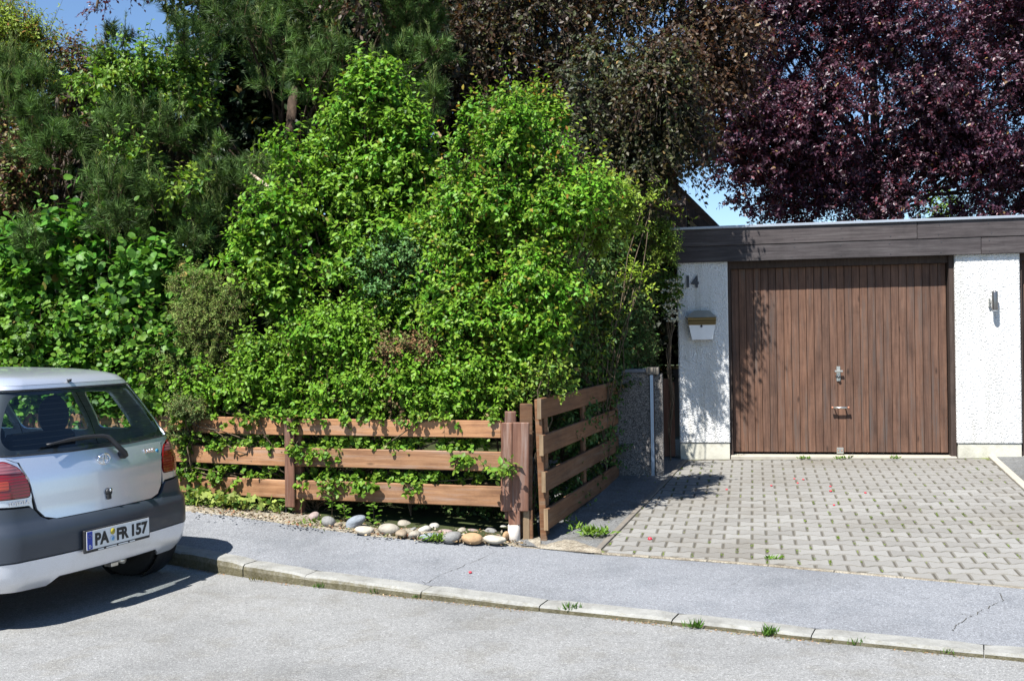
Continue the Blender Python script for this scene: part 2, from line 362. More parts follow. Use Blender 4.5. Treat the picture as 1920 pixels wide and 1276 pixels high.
# ------------------------------------------------------------------ ground, road, kerb, pavement
def grid_sheet(name, x0, x1, y0, y1, z, mat, n=2, label=None):
    v = [(x0+(x1-x0)*i/n, y0+(y1-y0)*j/n, z) for j in range(n+1) for i in range(n+1)]
    f = [(j*(n+1)+i, j*(n+1)+i+1, (j+1)*(n+1)+i+1, (j+1)*(n+1)+i) for j in range(n) for i in range(n)]
    return tag(obj(name, v, f, mat), kind='structure')
grid_sheet('ground', -500, 500, -300, 700, -.04, MAT['ground'])
grid_sheet('road', -60, 60, -14, 16, 0, MAT['road'], 6)

FOOT = [(-12, 12.0), (-8.5, 10.45), (-6, 9.3), (-4.2, 8.47), (-3.1, 7.95), tuple(G(345, 1060, 0)[:2]), tuple(G(450, 1083, 0)[:2]), tuple(G(570, 1098, 0)[:2]), tuple(G(790, 1122, 0)[:2]),
        tuple(G(1010, 1147, 0)[:2]), tuple(G(1261, 1170, 0)[:2]), tuple(G(1520, 1202, 0)[:2]), tuple(G(1845, 1232, 0)[:2]), (3.1, 4.76), (4.0, 4.33), (6.0, 3.4), (12, .5)]
KH = [.13, .13, .13, .13, .12, .115, .095, .08, .055, .042, .038, .035, .035, .035, .035, .035, .035]
FOOT = np.array(FOOT); seg = np.r_[0, np.cumsum(np.linalg.norm(np.diff(FOOT, axis=0), axis=1))]
_ss = np.linspace(0, seg[-1], 1200)
def _smooth(a, k=25): p = np.pad(a, k, mode='edge'); return np.convolve(p, np.ones(2*k+1)/(2*k+1), 'valid')
_kx = _smooth(np.interp(_ss, seg, FOOT[:, 0])); _ky = _smooth(np.interp(_ss, seg, FOOT[:, 1])); _kh = _smooth(np.interp(_ss, seg, KH))
def kerb(s):
    p = np.array([np.interp(s, _ss, _kx), np.interp(s, _ss, _ky)]); q = np.array([np.interp(s+.05, _ss, _kx), np.interp(s+.05, _ss, _ky)]); d = (q-p)/np.linalg.norm(q-p)
    return p, np.array([-d[1], d[0]]), float(np.interp(s, _ss, _kh))      # foot point, inward normal, height
joints = [seg[i] for i in (5, 6, 7, 8, 9, 10, 11, 12)]
cuts = [joints[0]-k*.98 for k in range(6, 0, -1)] + joints + [joints[-1]+.86*k for k in range(1, 8)]
kroot = empty('kerb', (0, 0, 0), kind='structure')
for a, b in zip(cuts[:-1], cuts[1:]):
    n = max(3, int((b-a)/.09)); v = []; f = []
    p0, n0, h0 = kerb(a); jit = random.uniform(-.004, .004); hj = random.uniform(-.003, .003)
    prof = lambda h: [(0.0, -.06), (-.002, h*.55), (.004, h-.014), (.018, h-.001), (.13, h+.003), (.134, h-.01), (.134, -.06)]
    ss = np.linspace(a+.003, b-.003, n)
    for i, s in enumerate(ss):
        p, nn, h = kerb(s); h += hj + random.uniform(-.0015, .0015); ch = .008 if i in (0, n-1) else 0
        for (o, z) in prof(h):
            if z > h*.8: z -= ch
            o += jit + random.uniform(-.0015, .0015); v.append((p[0]+nn[0]*o-p0[0], p[1]+nn[1]*o-p0[1], z))
    m = 7
    for i in range(n-1):
        for k in range(m-1): f.append((i*m+k, (i+1)*m+k, (i+1)*m+k+1, i*m+k+1))
    f.append(tuple(range(m))); f.append(tuple((n-1)*m+k for k in range(m))[::-1])
    o = link('kerb_stone', fix(mesh('kerb_stone', v, f, MAT['kerb'])), kroot); o.location = (p0[0], p0[1], 0)

BACK = np.array([(-12, 12.6, .32), (-4.4, 9.1, .29), tuple(G(358, 957, .26)), tuple(G(450, 966, .235)), tuple(G(526, 978, .21)), tuple(G(583, 987, .19)), tuple(G(643, 994, .17)), tuple(G(717, 1005, .15)), tuple(G(780, 1011, .135)), tuple(G(868, 1017, .12)), tuple(G(960, 1022, .1)), tuple(G(1105, 1037, .09)),
                 tuple(G(1400, 1057, .09)), tuple(G(1920, 1102, .1)), (5.6, 4.62, .1), (13, 1.1, .1)])
def back(x): return np.interp(x, BACK[:, 0], BACK[:, 1]), np.interp(x, BACK[:, 0], BACK[:, 2])
v = []; f = []; S_ = np.linspace(.3, seg[-1]-.3, 260); m = 9
for s in S_:
    p, nn, h = kerb(s); a = p + nn*.13; bx = a[0]+.5; by, bz = back(bx)
    by -= .02
    for k in range(m):
        t = k/(m-1); x = a[0]+(bx-a[0])*t; y = a[1]+(by-a[1])*t; z = (h-.004)*(1-t)+bz*t
        z += .004*math.sin(x*2.1+y)*math.sin(t*math.pi); v.append((x, y, z))
for i in range(len(S_)-1):
    for k in range(m-1): f.append((i*m+k, (i+1)*m+k, (i+1)*m+k+1, i*m+k+1))
tag(obj('pavement', v, f, MAT['walk'], smooth=True), kind='structure')
# cracks in the pavement asphalt: thin sunken lines of dirt
def zwalk(x, y):
    i = np.argmin((_kx-x)**2*.2+(_ky-y)**2*0+((_kx+ .3)-x)**2); h = _kh[i]; by, bz = back(x); ky = _ky[i]; t = np.clip((y-ky)/(max(by-ky, .2)), 0, 1); return (h-.004)*(1-t)+bz*t
from mathutils.bvhtree import BVHTree
_wm = [o for o in COL.objects if o.name == 'pavement'][0].data
_bvh = BVHTree.FromPolygons([v.co[:] for v in _wm.vertices], [tuple(p.vertices) for p in _wm.polygons])
def on_walk(x, y):
    h = _bvh.ray_cast(Vector((x, y, 5)), Vector((0, 0, -1))); return h[0].z if h[0] is not None else .08
def crack(name, pts, w, label):
    V = []; F = []; P = []
    for (px, py) in pts:
        q = G(px, py, .07)
        for _ in range(3): q = G(px, py, on_walk(q[0], q[1]))
        P.append(q)
    Q = []
    for a, b in zip(P[:-1], P[1:]):
        for t in np.linspace(0, 1, 9)[:-1]: Q.append(a+(b-a)*t+np.array([random.uniform(-1, 1)*.008, random.uniform(-1, 1)*.008, 0]))
    for q in Q: q[2] = on_walk(q[0], q[1])+.003
    for i, q in enumerate(Q):
        ww = w*random.uniform(.4, 1.2)*(1-.5*abs(i/len(Q)-.5)); V += [tuple(q+np.array([-ww, -ww*.4, 0])), tuple(q+np.array([ww, ww*.4, 0]))]
    F = [(2*i, 2*i+1, 2*i+3, 2*i+2) for i in range(len(Q)-1)]
    return tag(obj(name, V, F, MAT['crackm']), kind='structure')
MAT['crackm'] = m_plain('crack_dirt', (.075, .07, .06), .95, 0, .1)
crack('crack', [(1787, 1183), (1795, 1170), (1822, 1155), (1850, 1140), (1880, 1125), (1876, 1110)], .0045, '')
crack('crack', [(1822, 1155), (1800, 1150), (1786, 1156)], .002, '')
crack('crack', [(1280, 1120), (1320, 1108), (1372, 1098), (1400, 1080)], .0016, '')
crack('crack', [(785, 1092), (830, 1076), (880, 1056), (940, 1030)], .0025, '')

# ---- garage frame and driveway level
GA = R(11); GU = np.array([math.cos(GA), -math.sin(GA), 0]); GN = np.array([math.sin(GA), math.cos(GA), 0]); GO = at(1275, 861, 11.2)
def gl(px, py, d=0):
    p = on_plane(px, py, GO+GN*d, GN); return float((p-GO)@GU), float(p[2]-GO[2])
def zdrive(x, y):
    by, bz = back(x); p = np.array([x, y, 0])-GO; dg = -(p[0]*GN[0]+p[1]*GN[1]); df = (y-by)*.88
    t = np.clip(df/np.maximum(df+dg, .1), -.2, 1.4); a = np.clip((p[0]*GU[0]+p[1]*GU[1])/2.8, -.5, 1.3)
    return .095+(.275+.03*a-.095)*t
dl = [G(1109, 1036, .09), G(1166, 981, .12), G(1246, 886, .21), G(1281, 864, .26)]
LFT0 = dl[0][:2]; LFT1 = dl[3][:2]
ed0 = G(1858, 857, .30)[:2]; ed1 = G(1926, 911, .26)[:2]
edd = (ed1-ed0)/np.linalg.norm(ed1-ed0); RGT1 = ed0-edd*.12; RGT0 = ed1+edd*4.0
# base sheet under the pavers (both drives)
v = []; f = []; nx, ny = 46, 40
for j in range(ny+1):
    for i in range(nx+1):
        t = j/ny; l = LFT0*(1-t)+LFT1*t; r_ = np.array([7.6, 3.5])*(1-t)+(GO+GU*5.9)[:2]*t
        p = l*(1-i/nx)+r_*(i/nx)
        if t == 0: p[1] = back(p[0])[0]-.01
        elif t < 1: 
            b0 = back(p[0])[0]; p[1] = max(p[1], b0-.005)
        if t == 1: p = p+GN[:2]*.2
        v.append((p[0], p[1], float(zdrive(p[0], p[1]))-.0068))
for j in range(ny):
    for i in range(nx): a = j*(nx+1)+i; f.append((a, a+1, a+nx+2, a+nx+1))
drive = tag(obj('driveway', v, f, MAT['joint']), kind='structure')
PA = R(13); PU = np.array([math.cos(PA), -math.sin(PA)]); PV = np.array([math.sin(PA), math.cos(PA)])
def outline():
    e = .0695-.005; s = lambda a: 1 if a > .07 else (-1 if a < .03 else (a-.05)/.02)
    xs = [-.0958, -.07, -.03, .03, .07, .0958]; top = [(x, e+.0125*s(abs(x))) for x in xs]
    return [(x, -y) for x, y in top] + [(x, y) for x, y in top[::-1]]
OUT = outline()
def paver_vf(poly, c=(0, 0)):
    n = len(poly); cx = sum(p[0] for p in poly)/n; cy = sum(p[1] for p in poly)/n; v = []
    for k, z in ((.93, 0), (1, -.0055), (1, -.03)):
        for x, y in poly:
            q = .011 if k < 1 else 0; dx, dy = cx-x, cy-y; L = math.hypot(dx, dy) or 1
            v.append((x+dx/L*q, y+dy/L*q, z))
    f = [tuple(range(n))]
    for r in (0, 1):
        for i in range(n): j = (i+1) % n; f.append((r*n+i, (r+1)*n+i, (r+1)*n+j, r*n+j))
    return v, f
PM = fix(mesh('paving_stone', *paver_vf(OUT), MAT['paver']))
def clip(poly, a, b):
    """keep what is left of a->b"""
    out = []; n = np.array([-(b-a)[1], (b-a)[0]]); n = n/np.linalg.norm(n)
    for i in range(len(poly)):
        p, q = np.array(poly[i]), np.array(poly[(i+1) % len(poly)]); dp, dq = (p-a)@n, (q-a)@n
        if dp >= 0: out.append(tuple(p))
        if (dp >= 0) != (dq >= 0): out.append(tuple(p+(q-p)*dp/(dp-dq)))
    return out
fr0 = np.array([LFT0[0], back(LFT0[0])[0]]); gl0 = (GO-GN*.02)[:2]; gl1 = (GO+GU*5.9-GN*.02)[:2]
blocks = []
def lay(org, cx0, cx1, planes):
    for r in range(-6, 62):
        for c in range(cx0, cx1):
            p = org + PU*(c*.2+(.1 if r % 2 else 0)) + PV*(r*.139)
            by, bz = back(p[0]); wp = [tuple(p+PU*x+PV*y) for x, y in OUT]
            n0 = len(wp); tl = np.array([p[0]-.4, back(p[0]-.4)[0]]); tr = np.array([p[0]+.4, back(p[0]+.4)[0]])
            off = np.array([.02, .045])
            w2 = clip(wp, tl+off, tr+off)
            for a, b in planes:
                if len(w2) < 3: break
                w2 = clip(w2, a, b)
            if len(w2) < 3: continue
            P_ = np.array(w2); ar = .5*abs(sum(P_[i-1][0]*P_[i][1]-P_[i][0]*P_[i-1][1] for i in range(len(P_))))
            if ar < .0035: continue
            blocks.append((p, None if len(w2) == n0 and np.allclose(P_, np.array(wp)) else w2, r))
lnorm = lambda a, b: (np.array([-(b-a)[1], (b-a)[0]])/np.linalg.norm(b-a))
LN = lnorm(LFT1, LFT0)
lay(LFT0, -3, 26, [(LFT1+LN*.055, LFT0+LN*.055), (gl1-GN[:2]*.06, gl0-GN[:2]*.06), (RGT0-lnorm(RGT1, RGT0)*.035*-1*-1, RGT1-lnorm(RGT1, RGT0)*.035)])
n_main = len(blocks)
def project_seen(p):
    d = np.array([p[0], p[1], .2])-CAM; k = d@_F
    return (-60 < 960+FPX*(d@_R)/k < 1980) if k > 0 else False
def depth_of(b): return b[0][1]
blocks.sort(key=depth_of)
vis = [b for b in blocks if project_seen(b[0])]
near = vis[:296]; rest = [b for b in blocks if project_seen(b[0])][296:] + [b for b in blocks if not project_seen(b[0])]
def place_block(b):
    p, w, r = b; z = float(zdrive(p[0], p[1])) + random.uniform(-.0018, .0018)
    dx = (zdrive(p[0]+PU[0]*.1, p[1]+PU[1]*.1)-zdrive(p[0]-PU[0]*.1, p[1]-PU[1]*.1))/.2; dy = (zdrive(p[0]+PV[0]*.1, p[1]+PV[1]*.1)-zdrive(p[0]-PV[0]*.1, p[1]-PV[1]*.1))/.2
    return z, float(dx), float(dy)
for b in near:
    z, dx, dy = place_block(b)
    if b[1] is None: me = PM; rz = -PA
    else:
        v, f = paver_vf([(x-b[0][0], y-b[0][1]) for x, y in b[1]]); me = fix(mesh('paving_stone', v, f, MAT['paver'])); rz = 0
    o = link('paving_stone', me, drive); o.location = (b[0][0], b[0][1], z)
    if rz: o.rotation_euler = (dy+random.uniform(-.008, .008), -dx+random.uniform(-.008, .008), rz+random.uniform(-.008, .008))
    else: o.rotation_euler = (dy, -dx, 0)
vfs = []
for b in rest:
    z, dx, dy = place_block(b); poly = b[1] or [tuple(b[0]+PU*x+PV*y) for x, y in OUT]; v, f = paver_vf(poly); tl_ = random.uniform(-.004, .004)
    vfs.append(([(x, y, q+float(zdrive(x, y))+(z-float(zdrive(b[0][0], b[0][1])))+tl_*(x-b[0][0])) for x, y, q in v], f))
tag(link('paving_stones', fix(mesh('paving_stones', *join(vfs), MAT['paver'])), drive), kind='stuff')
def strip(name, pts, w, mat, zf, parent, h=.012, lift=.004, seglen=.5):
    """edging stones laid in a row: every stone a part"""
    for a, b in zip(pts[:-1], pts[1:]):
        a = np.array(a[:2]); b = np.array(b[:2]); L = np.linalg.norm(b-a); n = max(1, round(L/seglen)); d = (b-a)/L; nn = np.array([-d[1], d[0]])
        for k in range(n):
            p = a+d*L*(k+.5)/n; l = L/n-.006; me = boxmesh(name, (l, w, h+.02), mat, .004); o = link(name, me, parent)
            za, zb = float(zf(*(p-d*l/2))), float(zf(*(p+d*l/2)))
            o.location = (p[0], p[1], (za+zb)/2+lift-(h+.02)/2+.0); o.rotation_euler = (0, -math.atan2(zb-za, l), math.atan2(d[1], d[0]))
strip('edging_stone', [LFT0+LN*.025, LFT1+LN*.025], .045, MAT['oldedge'], zdrive, drive, lift=.006)
rn = lnorm(RGT1, RGT0)
strip('edging_stone', [ed0, ed1+edd*2.2], .07, MAT['concrete'], zdrive, drive, lift=.015, seglen=1.0)
fr = [(x, back(x)[0]+.022) for x in np.linspace(LFT0[0]+.02, 4.6, 12)]
strip('edging_stone', fr, .04, MAT['soil'], lambda x, y: zdrive(x, y), drive, lift=.0, seglen=.4)
# neighbour's drive to the right of the edging: plain slab paving
nd = [tuple(ed0-rn*-.04), tuple(RGT0-rn*-.04), (9.5, 2.9), (9.5, 9.6), tuple((GO+GU*4.6)[:2])]
v = []; n_ = 8
A_, B_, C_, D_ = np.array(nd[0])-edd*.2, np.array(nd[1]), np.array([9.5, 3.0]), np.array([9.0, 10.0])
v = []; f = []
for j in range(n_+1):
    for i in range(n_+1):
        s, t = i/n_, j/n_; p = (A_*(1-t)+B_*t)*(1-s)+(D_*(1-t)+C_*t)*s; p[1] = max(p[1], back(p[0])[0]-.004); v.append((p[0], p[1], float(zdrive(p[0], p[1]))+.004))
for j in range(n_):
    for i in range(n_): a = j*(n_+1)+i; f.append((a, a+n_+1, a+n_+2, a+1))
tag(obj('neighbour_drive', v, f, MAT['lane']), kind='structure')

# ---- fence line and garden soil
FP = np.array([(-13, 13.4), (-4.4, 9.54), (-2.92, 8.75), (0.05, 7.76)])
def fence_y(x): return float(np.interp(x, FP[:, 0], FP[:, 1]))
def zgarden(x, y):
    by, bz = back(x); return bz + .01 + np.clip((y-by)*.04, 0, .2)
v = []; f = []; xs = np.linspace(-14, .17, 61); m = 14
for x in xs:
    by, bz = back(x)
    for k in range(m):
        t = (k/(m-1))**2.2; y = by-.03+t*14; z = float(zgarden(x, y))-(.012 if k == 0 else 0)
        if 0 < k < 8: z += random.uniform(-.012, .015)
        v.append((x+random.uniform(-.02, .02), y, z))
for i in range(len(xs)-1):
    for k in range(m-1): f.append((i*m+k, (i+1)*m+k, (i+1)*m+k+1, i*m+k+1))
tag(obj('garden_soil', v, f, MAT['soil'], smooth=True), kind='structure')
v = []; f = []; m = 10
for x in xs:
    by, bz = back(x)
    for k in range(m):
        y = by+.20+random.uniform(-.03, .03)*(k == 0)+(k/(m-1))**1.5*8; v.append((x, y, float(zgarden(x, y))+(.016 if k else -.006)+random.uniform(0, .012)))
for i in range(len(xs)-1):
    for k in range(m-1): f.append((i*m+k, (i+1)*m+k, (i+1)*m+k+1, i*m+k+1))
tag(obj('shade_toned_soil', v, f, MAT['ground'], smooth=True), kind='structure')  # dark sheet under the fence: the hedge's shade put into the soil colour
# strip of old asphalt between fence panel and drive
v = []; f = []; lx = [(.98, 9.9), (.7, 8.9), (.45, 8.2), (.34, 7.75), (.36, 7.46)]
n_ = 14
for j in range(n_+1):
    t = j/n_; y = 7.38+t*4.02; xl = np.interp(y, [7.4, 7.75, 8.2, 10.5, 12], [.30, .20, .30, 1.0, 1.2]); tt = (y-LFT0[1])/(LFT1[1]-LFT0[1]); xr = LFT0[0]+(LFT1[0]-LFT0[0])*tt-.002
    for i in range(7): x = xl-.25+(xr-xl+.25)*i/6; v.append((x, y if j else back(x)[0]-.01, float(zdrive(x, y))-.002+(.02 if i < 2 else 0)+random.uniform(-.003, .003)))
for j in range(n_):
    for i in range(6): a = j*7+i; f.append((a, a+1, a+8, a+7))
tag(obj('garden_path', v, f, MAT['lane'], smooth=True), kind='structure')
v = []; f = []; n_ = 30   # sand washed out at the corner
for i in range(n_):
    x = .02+(.60-.02)*i/(n_-1); w = .05+.30*math.exp(-((x-.40)/.16)**2)+random.uniform(-.015, .015); y0 = back(x)[0]
    for k in range(5):
        y = y0-.005+w*k/4; z = max(float(zdrive(x, y)), .092)+(.010 if 0 < k < 4 else .003)+(random.uniform(0, .006) if 0 < k < 4 else 0); v.append((x, y, z))
for i in range(n_-1):
    for k in range(4): f.append((5*i+k, 5*i+5+k, 5*i+6+k, 5*i+k+1))
tag(obj('sand', v, f, MAT['soil'], smooth=True), kind='structure')

# ------------------------------------------------------------------ garage
gar = empty('garage', GO, -GA, 'flat-roofed double garage with white roughcast piers and brown plank door', 'garage')
def gbox(name, x0, x1, y0, y1, z0, z1, mat, parent=gar, b=0.0): return box(name, x0, x1, y0, y1, z0, z1, mat, parent, b)
gbox('wall', 0, .53, 0, .3, .175, 2.13, MAT['render'], b=.012)
gbox('wall', 0.002, .24, .303, 6.2, .0, 2.13, MAT['render'])
gbox('wall', 2.80, 3.42, 0, .3, .175, 2.13, MAT['render'], b=.012)
gbox('wall', 2.98, 3.22, .303, 6.2, -.1, 2.12, MAT['render'])
gbox('wall', 5.9, 6.5, 0, .3, .175, 2.13, MAT['render'], b=.012)
gbox('wall', 6.26, 6.5, .303, 6.2, -.1, 2.13, MAT['render'])
gbox('wall', .25, 6.25, 6.0, 6.2, -.1, 2.12, MAT['render'])
for a, b in ((.008, .525), (2.81, 3.413), (5.91, 6.49)): gbox('plinth', a, b, .012, .29, -.12, .173, MAT['plinth'])
gbox('roof', .0, 6.5, .02, 6.2, 2.135, 2.42, MAT['fascia'])
for a, b in ((-.022, 2.434), (2.437, 5.1), (5.103, 6.6)): gbox('fascia_board', a, b, -.048, -.022, 2.272, 2.447, MAT['fascia'], b=.004)
for a, b in ((-.018, 3.047), (3.05, 6.596)): gbox('fascia_board', a, b, -.042, -.018, 2.10, 2.277-.008, MAT['fascia'], b=.004)
for z0, z1 in ((2.272, 2.447), (2.10, 2.269)):
    o = box('fascia_board', -3.1, 3.1, -.012, .012, z0, z1, MAT['fascia'], gar, .004); o.rotation_euler = (0, 0, math.pi/2); o.location = (-.034, 3.08, (z0+z1)/2)
gbox('soffit', -.02, 6.5, -.018, .30, 2.133, 2.15, MAT['fascia'])
gbox('roof_edge', -.065, 6.64, -.068, .25, 2.45, 2.478, MAT['flash'], b=.004)
gbox('roof_edge', -.065, -.01, .252, 6.2, 2.45, 2.478, MAT['flash'], b=.004)
def nails():
    vf = []
    for x in np.arange(.25, 6.5, .48):
        for z in (2.13, 2.235, 2.31, 2.41): 
            xx = x+random.uniform(-.02, .02); y = -.0435 if z < 2.27 else -.0495
            vf.append(_boxvf(xx-.004, xx+.004, y-.002, y+.002, z-.004, z+.004))
    return join(vf)
tag(obj('nail_heads', *nails(), MAT['dmetal'], gar), kind='stuff')
def door(x0, x1, nb, hardware):
    fr = gbox('door_frame', x0, x0+.032, .06, .16, .03, 2.13, MAT['dark_wood'])
    gbox('door_frame', x1-.05, x1, .04, .16, .03, 2.13, MAT['dark_wood']); gbox('door_frame', x0+.033, x1-.051, .08, .16, 2.03, 2.132, MAT['dark_wood'])
    d = gbox('garage_door', x0+.034, x1-.055, .165, .19, .07, 2.03, MAT['dark_wood'])
    w = (x1-.057-x0-.036)/nb; ox, oy, oz = d.location
    base = boxmesh('door_board', (w-.0035, .02, 1.96), MAT['doorw'], .0035)
    for k in range(nb):
        o = link('door_board', base, d); o.location = (x0+.036+w*(k+.5)-ox, .153+random.uniform(-.0012, .0012)+(.003 if k == nb//2 else 0)-oy, 1.05-oz)
    if hardware:
        cx = 1.66
        pl = gbox('lock_plate', cx-.02, cx+.02, .134, .142, .82, .975, MAT['metal'], b=.002)
        cr = gbox('handle', cx-.043, cx+.043, .095, .113, .915, .935, MAT['metal'], b=.004); gbox('handle_stem', cx-.012, cx+.012, .113, .135, .905, .94, MAT['metal'])
        lathe('lock_cylinder', [(.014, -.03), (.016, 0)], MAT['dmetal'], gar, 12, 'y').location = (cx+.001, .134, .865)
        tube('pull_bar', [(cx-.065, .085, .543), (cx+.085, .085, .543)], .011, MAT['metal'], gar, 10)
        for s in (-.072, .092): tube('end_cap', [(cx+s-.008, .085, .543), (cx+s+.008, .085, .543)], .0135, MAT['rust'], gar, 10)
        for s in (-.045, .065): tube('bracket', [(cx+s, .085, .543), (cx+s, .12, .538), (cx+s, .15, .53)], .006, MAT['dmetal'], gar, 6)
        gbox('bolt_plate', cx-.03, cx+.04, .128, .142, .055, .12, MAT['metal'], b=.003)
        for s in (-.012, .022): lathe('screw', [(.006, -.005), (.007, 0)], MAT['rust'], gar, 8, 'y').location = (cx+s, .127, .088)
    return d
door(.53, 2.80, 28, True)
door(3.42, 5.9, 28, False)
gbox('threshold', .535, 2.797, -.015, .3, -.05, .045, MAT['concrete'], b=.008)
gbox('threshold', 3.43, 5.89, -.015, .3, -.05, .05, MAT['concrete'], b=.008)

def text_mesh(name, s, size, ext, mat, parent, loc, rot, sx=1.0, bold=0.0, align='CENTER'):
    c = bpy.data.curves.new(name, 'FONT'); c.body = s; c.size = size; c.extrude = ext; c.offset = bold; c.align_x = align; c.align_y = 'CENTER'; c.resolution_u = 3
    t = bpy.data.objects.new('tmp', c); COL.objects.link(t); dg = bpy.context.evaluated_depsgraph_get(); dg.update()
    me = bpy.data.meshes.new_from_object(t.evaluated_get(dg)); bpy.data.objects.remove(t); bpy.data.curves.remove(c)
    me.name = name; me.materials.clear(); me.materials.append(mat); o = link(name, me, parent); o.location = loc; o.rotation_euler = rot; o.scale = (sx, 1, 1); return o
def gworld(x, y, z): return GO+GU*x+GN*y+np.array([0, 0, z])
hn = empty('house_number', gworld(.152, -.004, 1.83), -GA, 'black number 14 screwed to the white pier above the mailbox', 'house number')
nm = m_plain('number_metal', (.03, .035, .045), .5)
text_mesh('digit', '1', .165, .006, nm, hn, (-.038, -.008, .065), (R(90), 0, 0), .95, .006)
text_mesh('digit', '4', .165, .006, nm, hn, (.038, -.008, .06), (R(90), 0, 0), .95, .006)
# mailbox
MAT['brass'] = m_plain('brass', (.14, .105, .05), .4, .85); MAT['wmetal'] = m_plain('white_enamel', (.78, .79, .8), .35, 0, .5, .3)
MAT['roofm'] = m_plain('pale_lid_paint', (.38, .35, .29), .4, .3)
mb = empty('mailbox', gworld(.25, 0, 1.28), -GA, 'white wall mailbox with brass band and pale hipped lid under the number 14', 'mailbox')
def prism(name, bot, top, z0, z1, mat, parent, y1b=-.005, y1t=-.005, extra=None):
    (a, b, d), (c, e, g) = bot, top
    v = [(a, y1b, z0), (b, y1b, z0), (b, -d, z0), (a, -d, z0), (c, y1t, z1), (e, y1t, z1), (e, -g, z1), (c, -g, z1)]
    return link(name, fix(mesh(name, v, [(0, 1, 2, 3), (4, 5, 6, 7), (0, 1, 5, 4), (1, 2, 6, 5), (2, 3, 7, 6), (3, 0, 4, 7)], mat)), parent)
prism('box_body', (-.10, .115, .085), (-.13, .145, .105), .0, .155, MAT['wmetal'], mb)
prism('brass_band', (-.134, .149, .11), (-.142, .153, .118), .156, .235, MAT['brass'], mb)
prism('ridge_band', (-.136, .152, .113), (-.14, .154, .122), .17, .178, MAT['brass'], mb); prism('ridge_band', (-.139, .154, .117), (-.144, .156, .126), .196, .203, MAT['brass'], mb)
prism('lid', (-.172, .165, .145), (-.075, .08, .06), .236, .31, MAT['roofm'], mb); prism('lid_front', (-.09, .15, .148), (-.05, .075, .07), .232, .298, MAT['brass'], mb)
lathe('lock', [(.011, -.006), (.013, 0)], MAT['dmetal'], mb, 12, 'y').location = (.0, -.108, .142)
# wall lamp
lp = empty('wall_lamp', gworld(3.16, 0, 1.52), -GA, 'slim brushed steel cylinder wall lamp on the white pier right of the door', 'wall lamp')
lathe('lamp_tube', [(.027, .012), (.029, .02), (.029, .195), (.027, .2)], m_plain('lamp_steel', (.22, .21, .2), .3, .85), lp, 24, 'z').location = (0, -.075, 0)
lathe('lamp_lens', [(.024, .0), (.024, .014)], m_plain('lamp_glass', (.7, .7, .68), .2), lp, 20, 'z').location = (0, -.075, 0)
box('wall_plate', -.045, -.028, -.03, 0, .045, .13, MAT['metal'], lp, .003); tube('arm', [(-.034, -.03, .09), (-.02, -.06, .09), (0, -.075, .09)], .008, MAT['metal'], lp, 8)

# ------------------------------------------------------------------ fence, gate panel, aggregate pier
fence = empty('fence', (0, 7.76, 0), 0, 'reddish brown three-rail plank fence in front of the green hedge', 'fence')
def rail(parent, base, p, q, z0, z1, th, mat, name='rail', off=0.0, sag=0.0):
    p = np.array(p[:2]); q = np.array(q[:2]); L = np.linalg.norm(q-p); d = (q-p)/L; nn = np.array([d[1], -d[0]])
    me = boxmesh(name, (L, th, z1-z0), mat, .006); o = link(name, me, parent); c = (p+q)/2+nn*off
    o.location = (c[0]-base[0], c[1]-base[1], (z0+z1)/2-base[2]); o.rotation_euler = (random.uniform(-.01, .01), sag, math.atan2(d[1], d[0])); return o
fb = (0, 7.76, 0)
FX = [-7.4, -5.2, -4.55, -1.755, -.1]
RZ = [(.857, .992), (.609, .756), (.350, .500)]
xpost = float(on_plane(547, 880, np.array([-2.92, 8.75, 0]), np.array([.316, .949, 0]))[0])
FXs = [-8.9, -6.6, -4.4, xpost, -.08]
for a, b in zip(FXs[:-1], FXs[1:]):
    for z0, z1 in RZ: rail(fence, fb, (a+.01, fence_y(a)), (b-.01, fence_y(b)), z0+random.uniform(-.004, .004), z1+random.uniform(-.004, .004), .028, MAT['rail'])
def post(parent, base, x, y, z0, z1, w, t, rz, mat, name='post', lean=0.0):
    me = boxmesh(name, (w, t, z1-z0), mat, .006); o = link(name, me, parent); o.location = (x-base[0], y-base[1], (z0+z1)/2-base[2]); o.rotation_euler = (0, lean, rz); return o
fa = math.atan2(-.99, 2.97)
for x in FXs[1:-1]:
    y = fence_y(x); nx_, ny_ = -.316, -.949
    post(fence, fb, x+nx_*.027, y+ny_*.027, .285, 1.0, .085, .024, fa, MAT['postw'], 'cover_board', R(.6))
    post(fence, fb, x-nx_*.06+.02, y-ny_*.06, .12, .93, .09, .07, fa, MAT['postw'])
    for s in (-.06, .05): box('post_shoe', x+s-.006, x+s+.006, y+.03-7.76, y+.06-7.76, .14, .36, MAT['dmetal'], fence)
# corner post group
cx0 = at(950, 870, 7.70)[0]; cx1 = at(978, 870, 7.70)[0]
post(fence, fb, cx0, 7.705, .33, .985, .083, .026, fa*.4, MAT['postw'], 'cover_board', R(1.3))
post(fence, fb, cx1-.008, 7.70, .33, .985, .125, .030, fa*.4, MAT['postw'], 'cover_board', R(1.5))
post(fence, fb, at(956, 800, 7.83)[0], 7.80, .26, 1.06, .085, .08, 0, MAT['postw'], 'post', R(1))
post(fence, fb, at(983, 880, 7.83)[0]+.012, 7.80, .06, 1.115, .095, .09, 0, MAT['gatew'], 'post', R(1.2))
px_, py_ = at(964, 1000, 7.72)[:2]
lathe('pipe_foot', [(.045, -.06), (.0455, .135), (.042, .14)], MAT['pipe'], fence, 20, 'z').location = (px_, py_-7.76, .09)
post(fence, fb, px_+.004, py_, .23, .335, .085, .07, 0, MAT['postw'], 'post_foot')
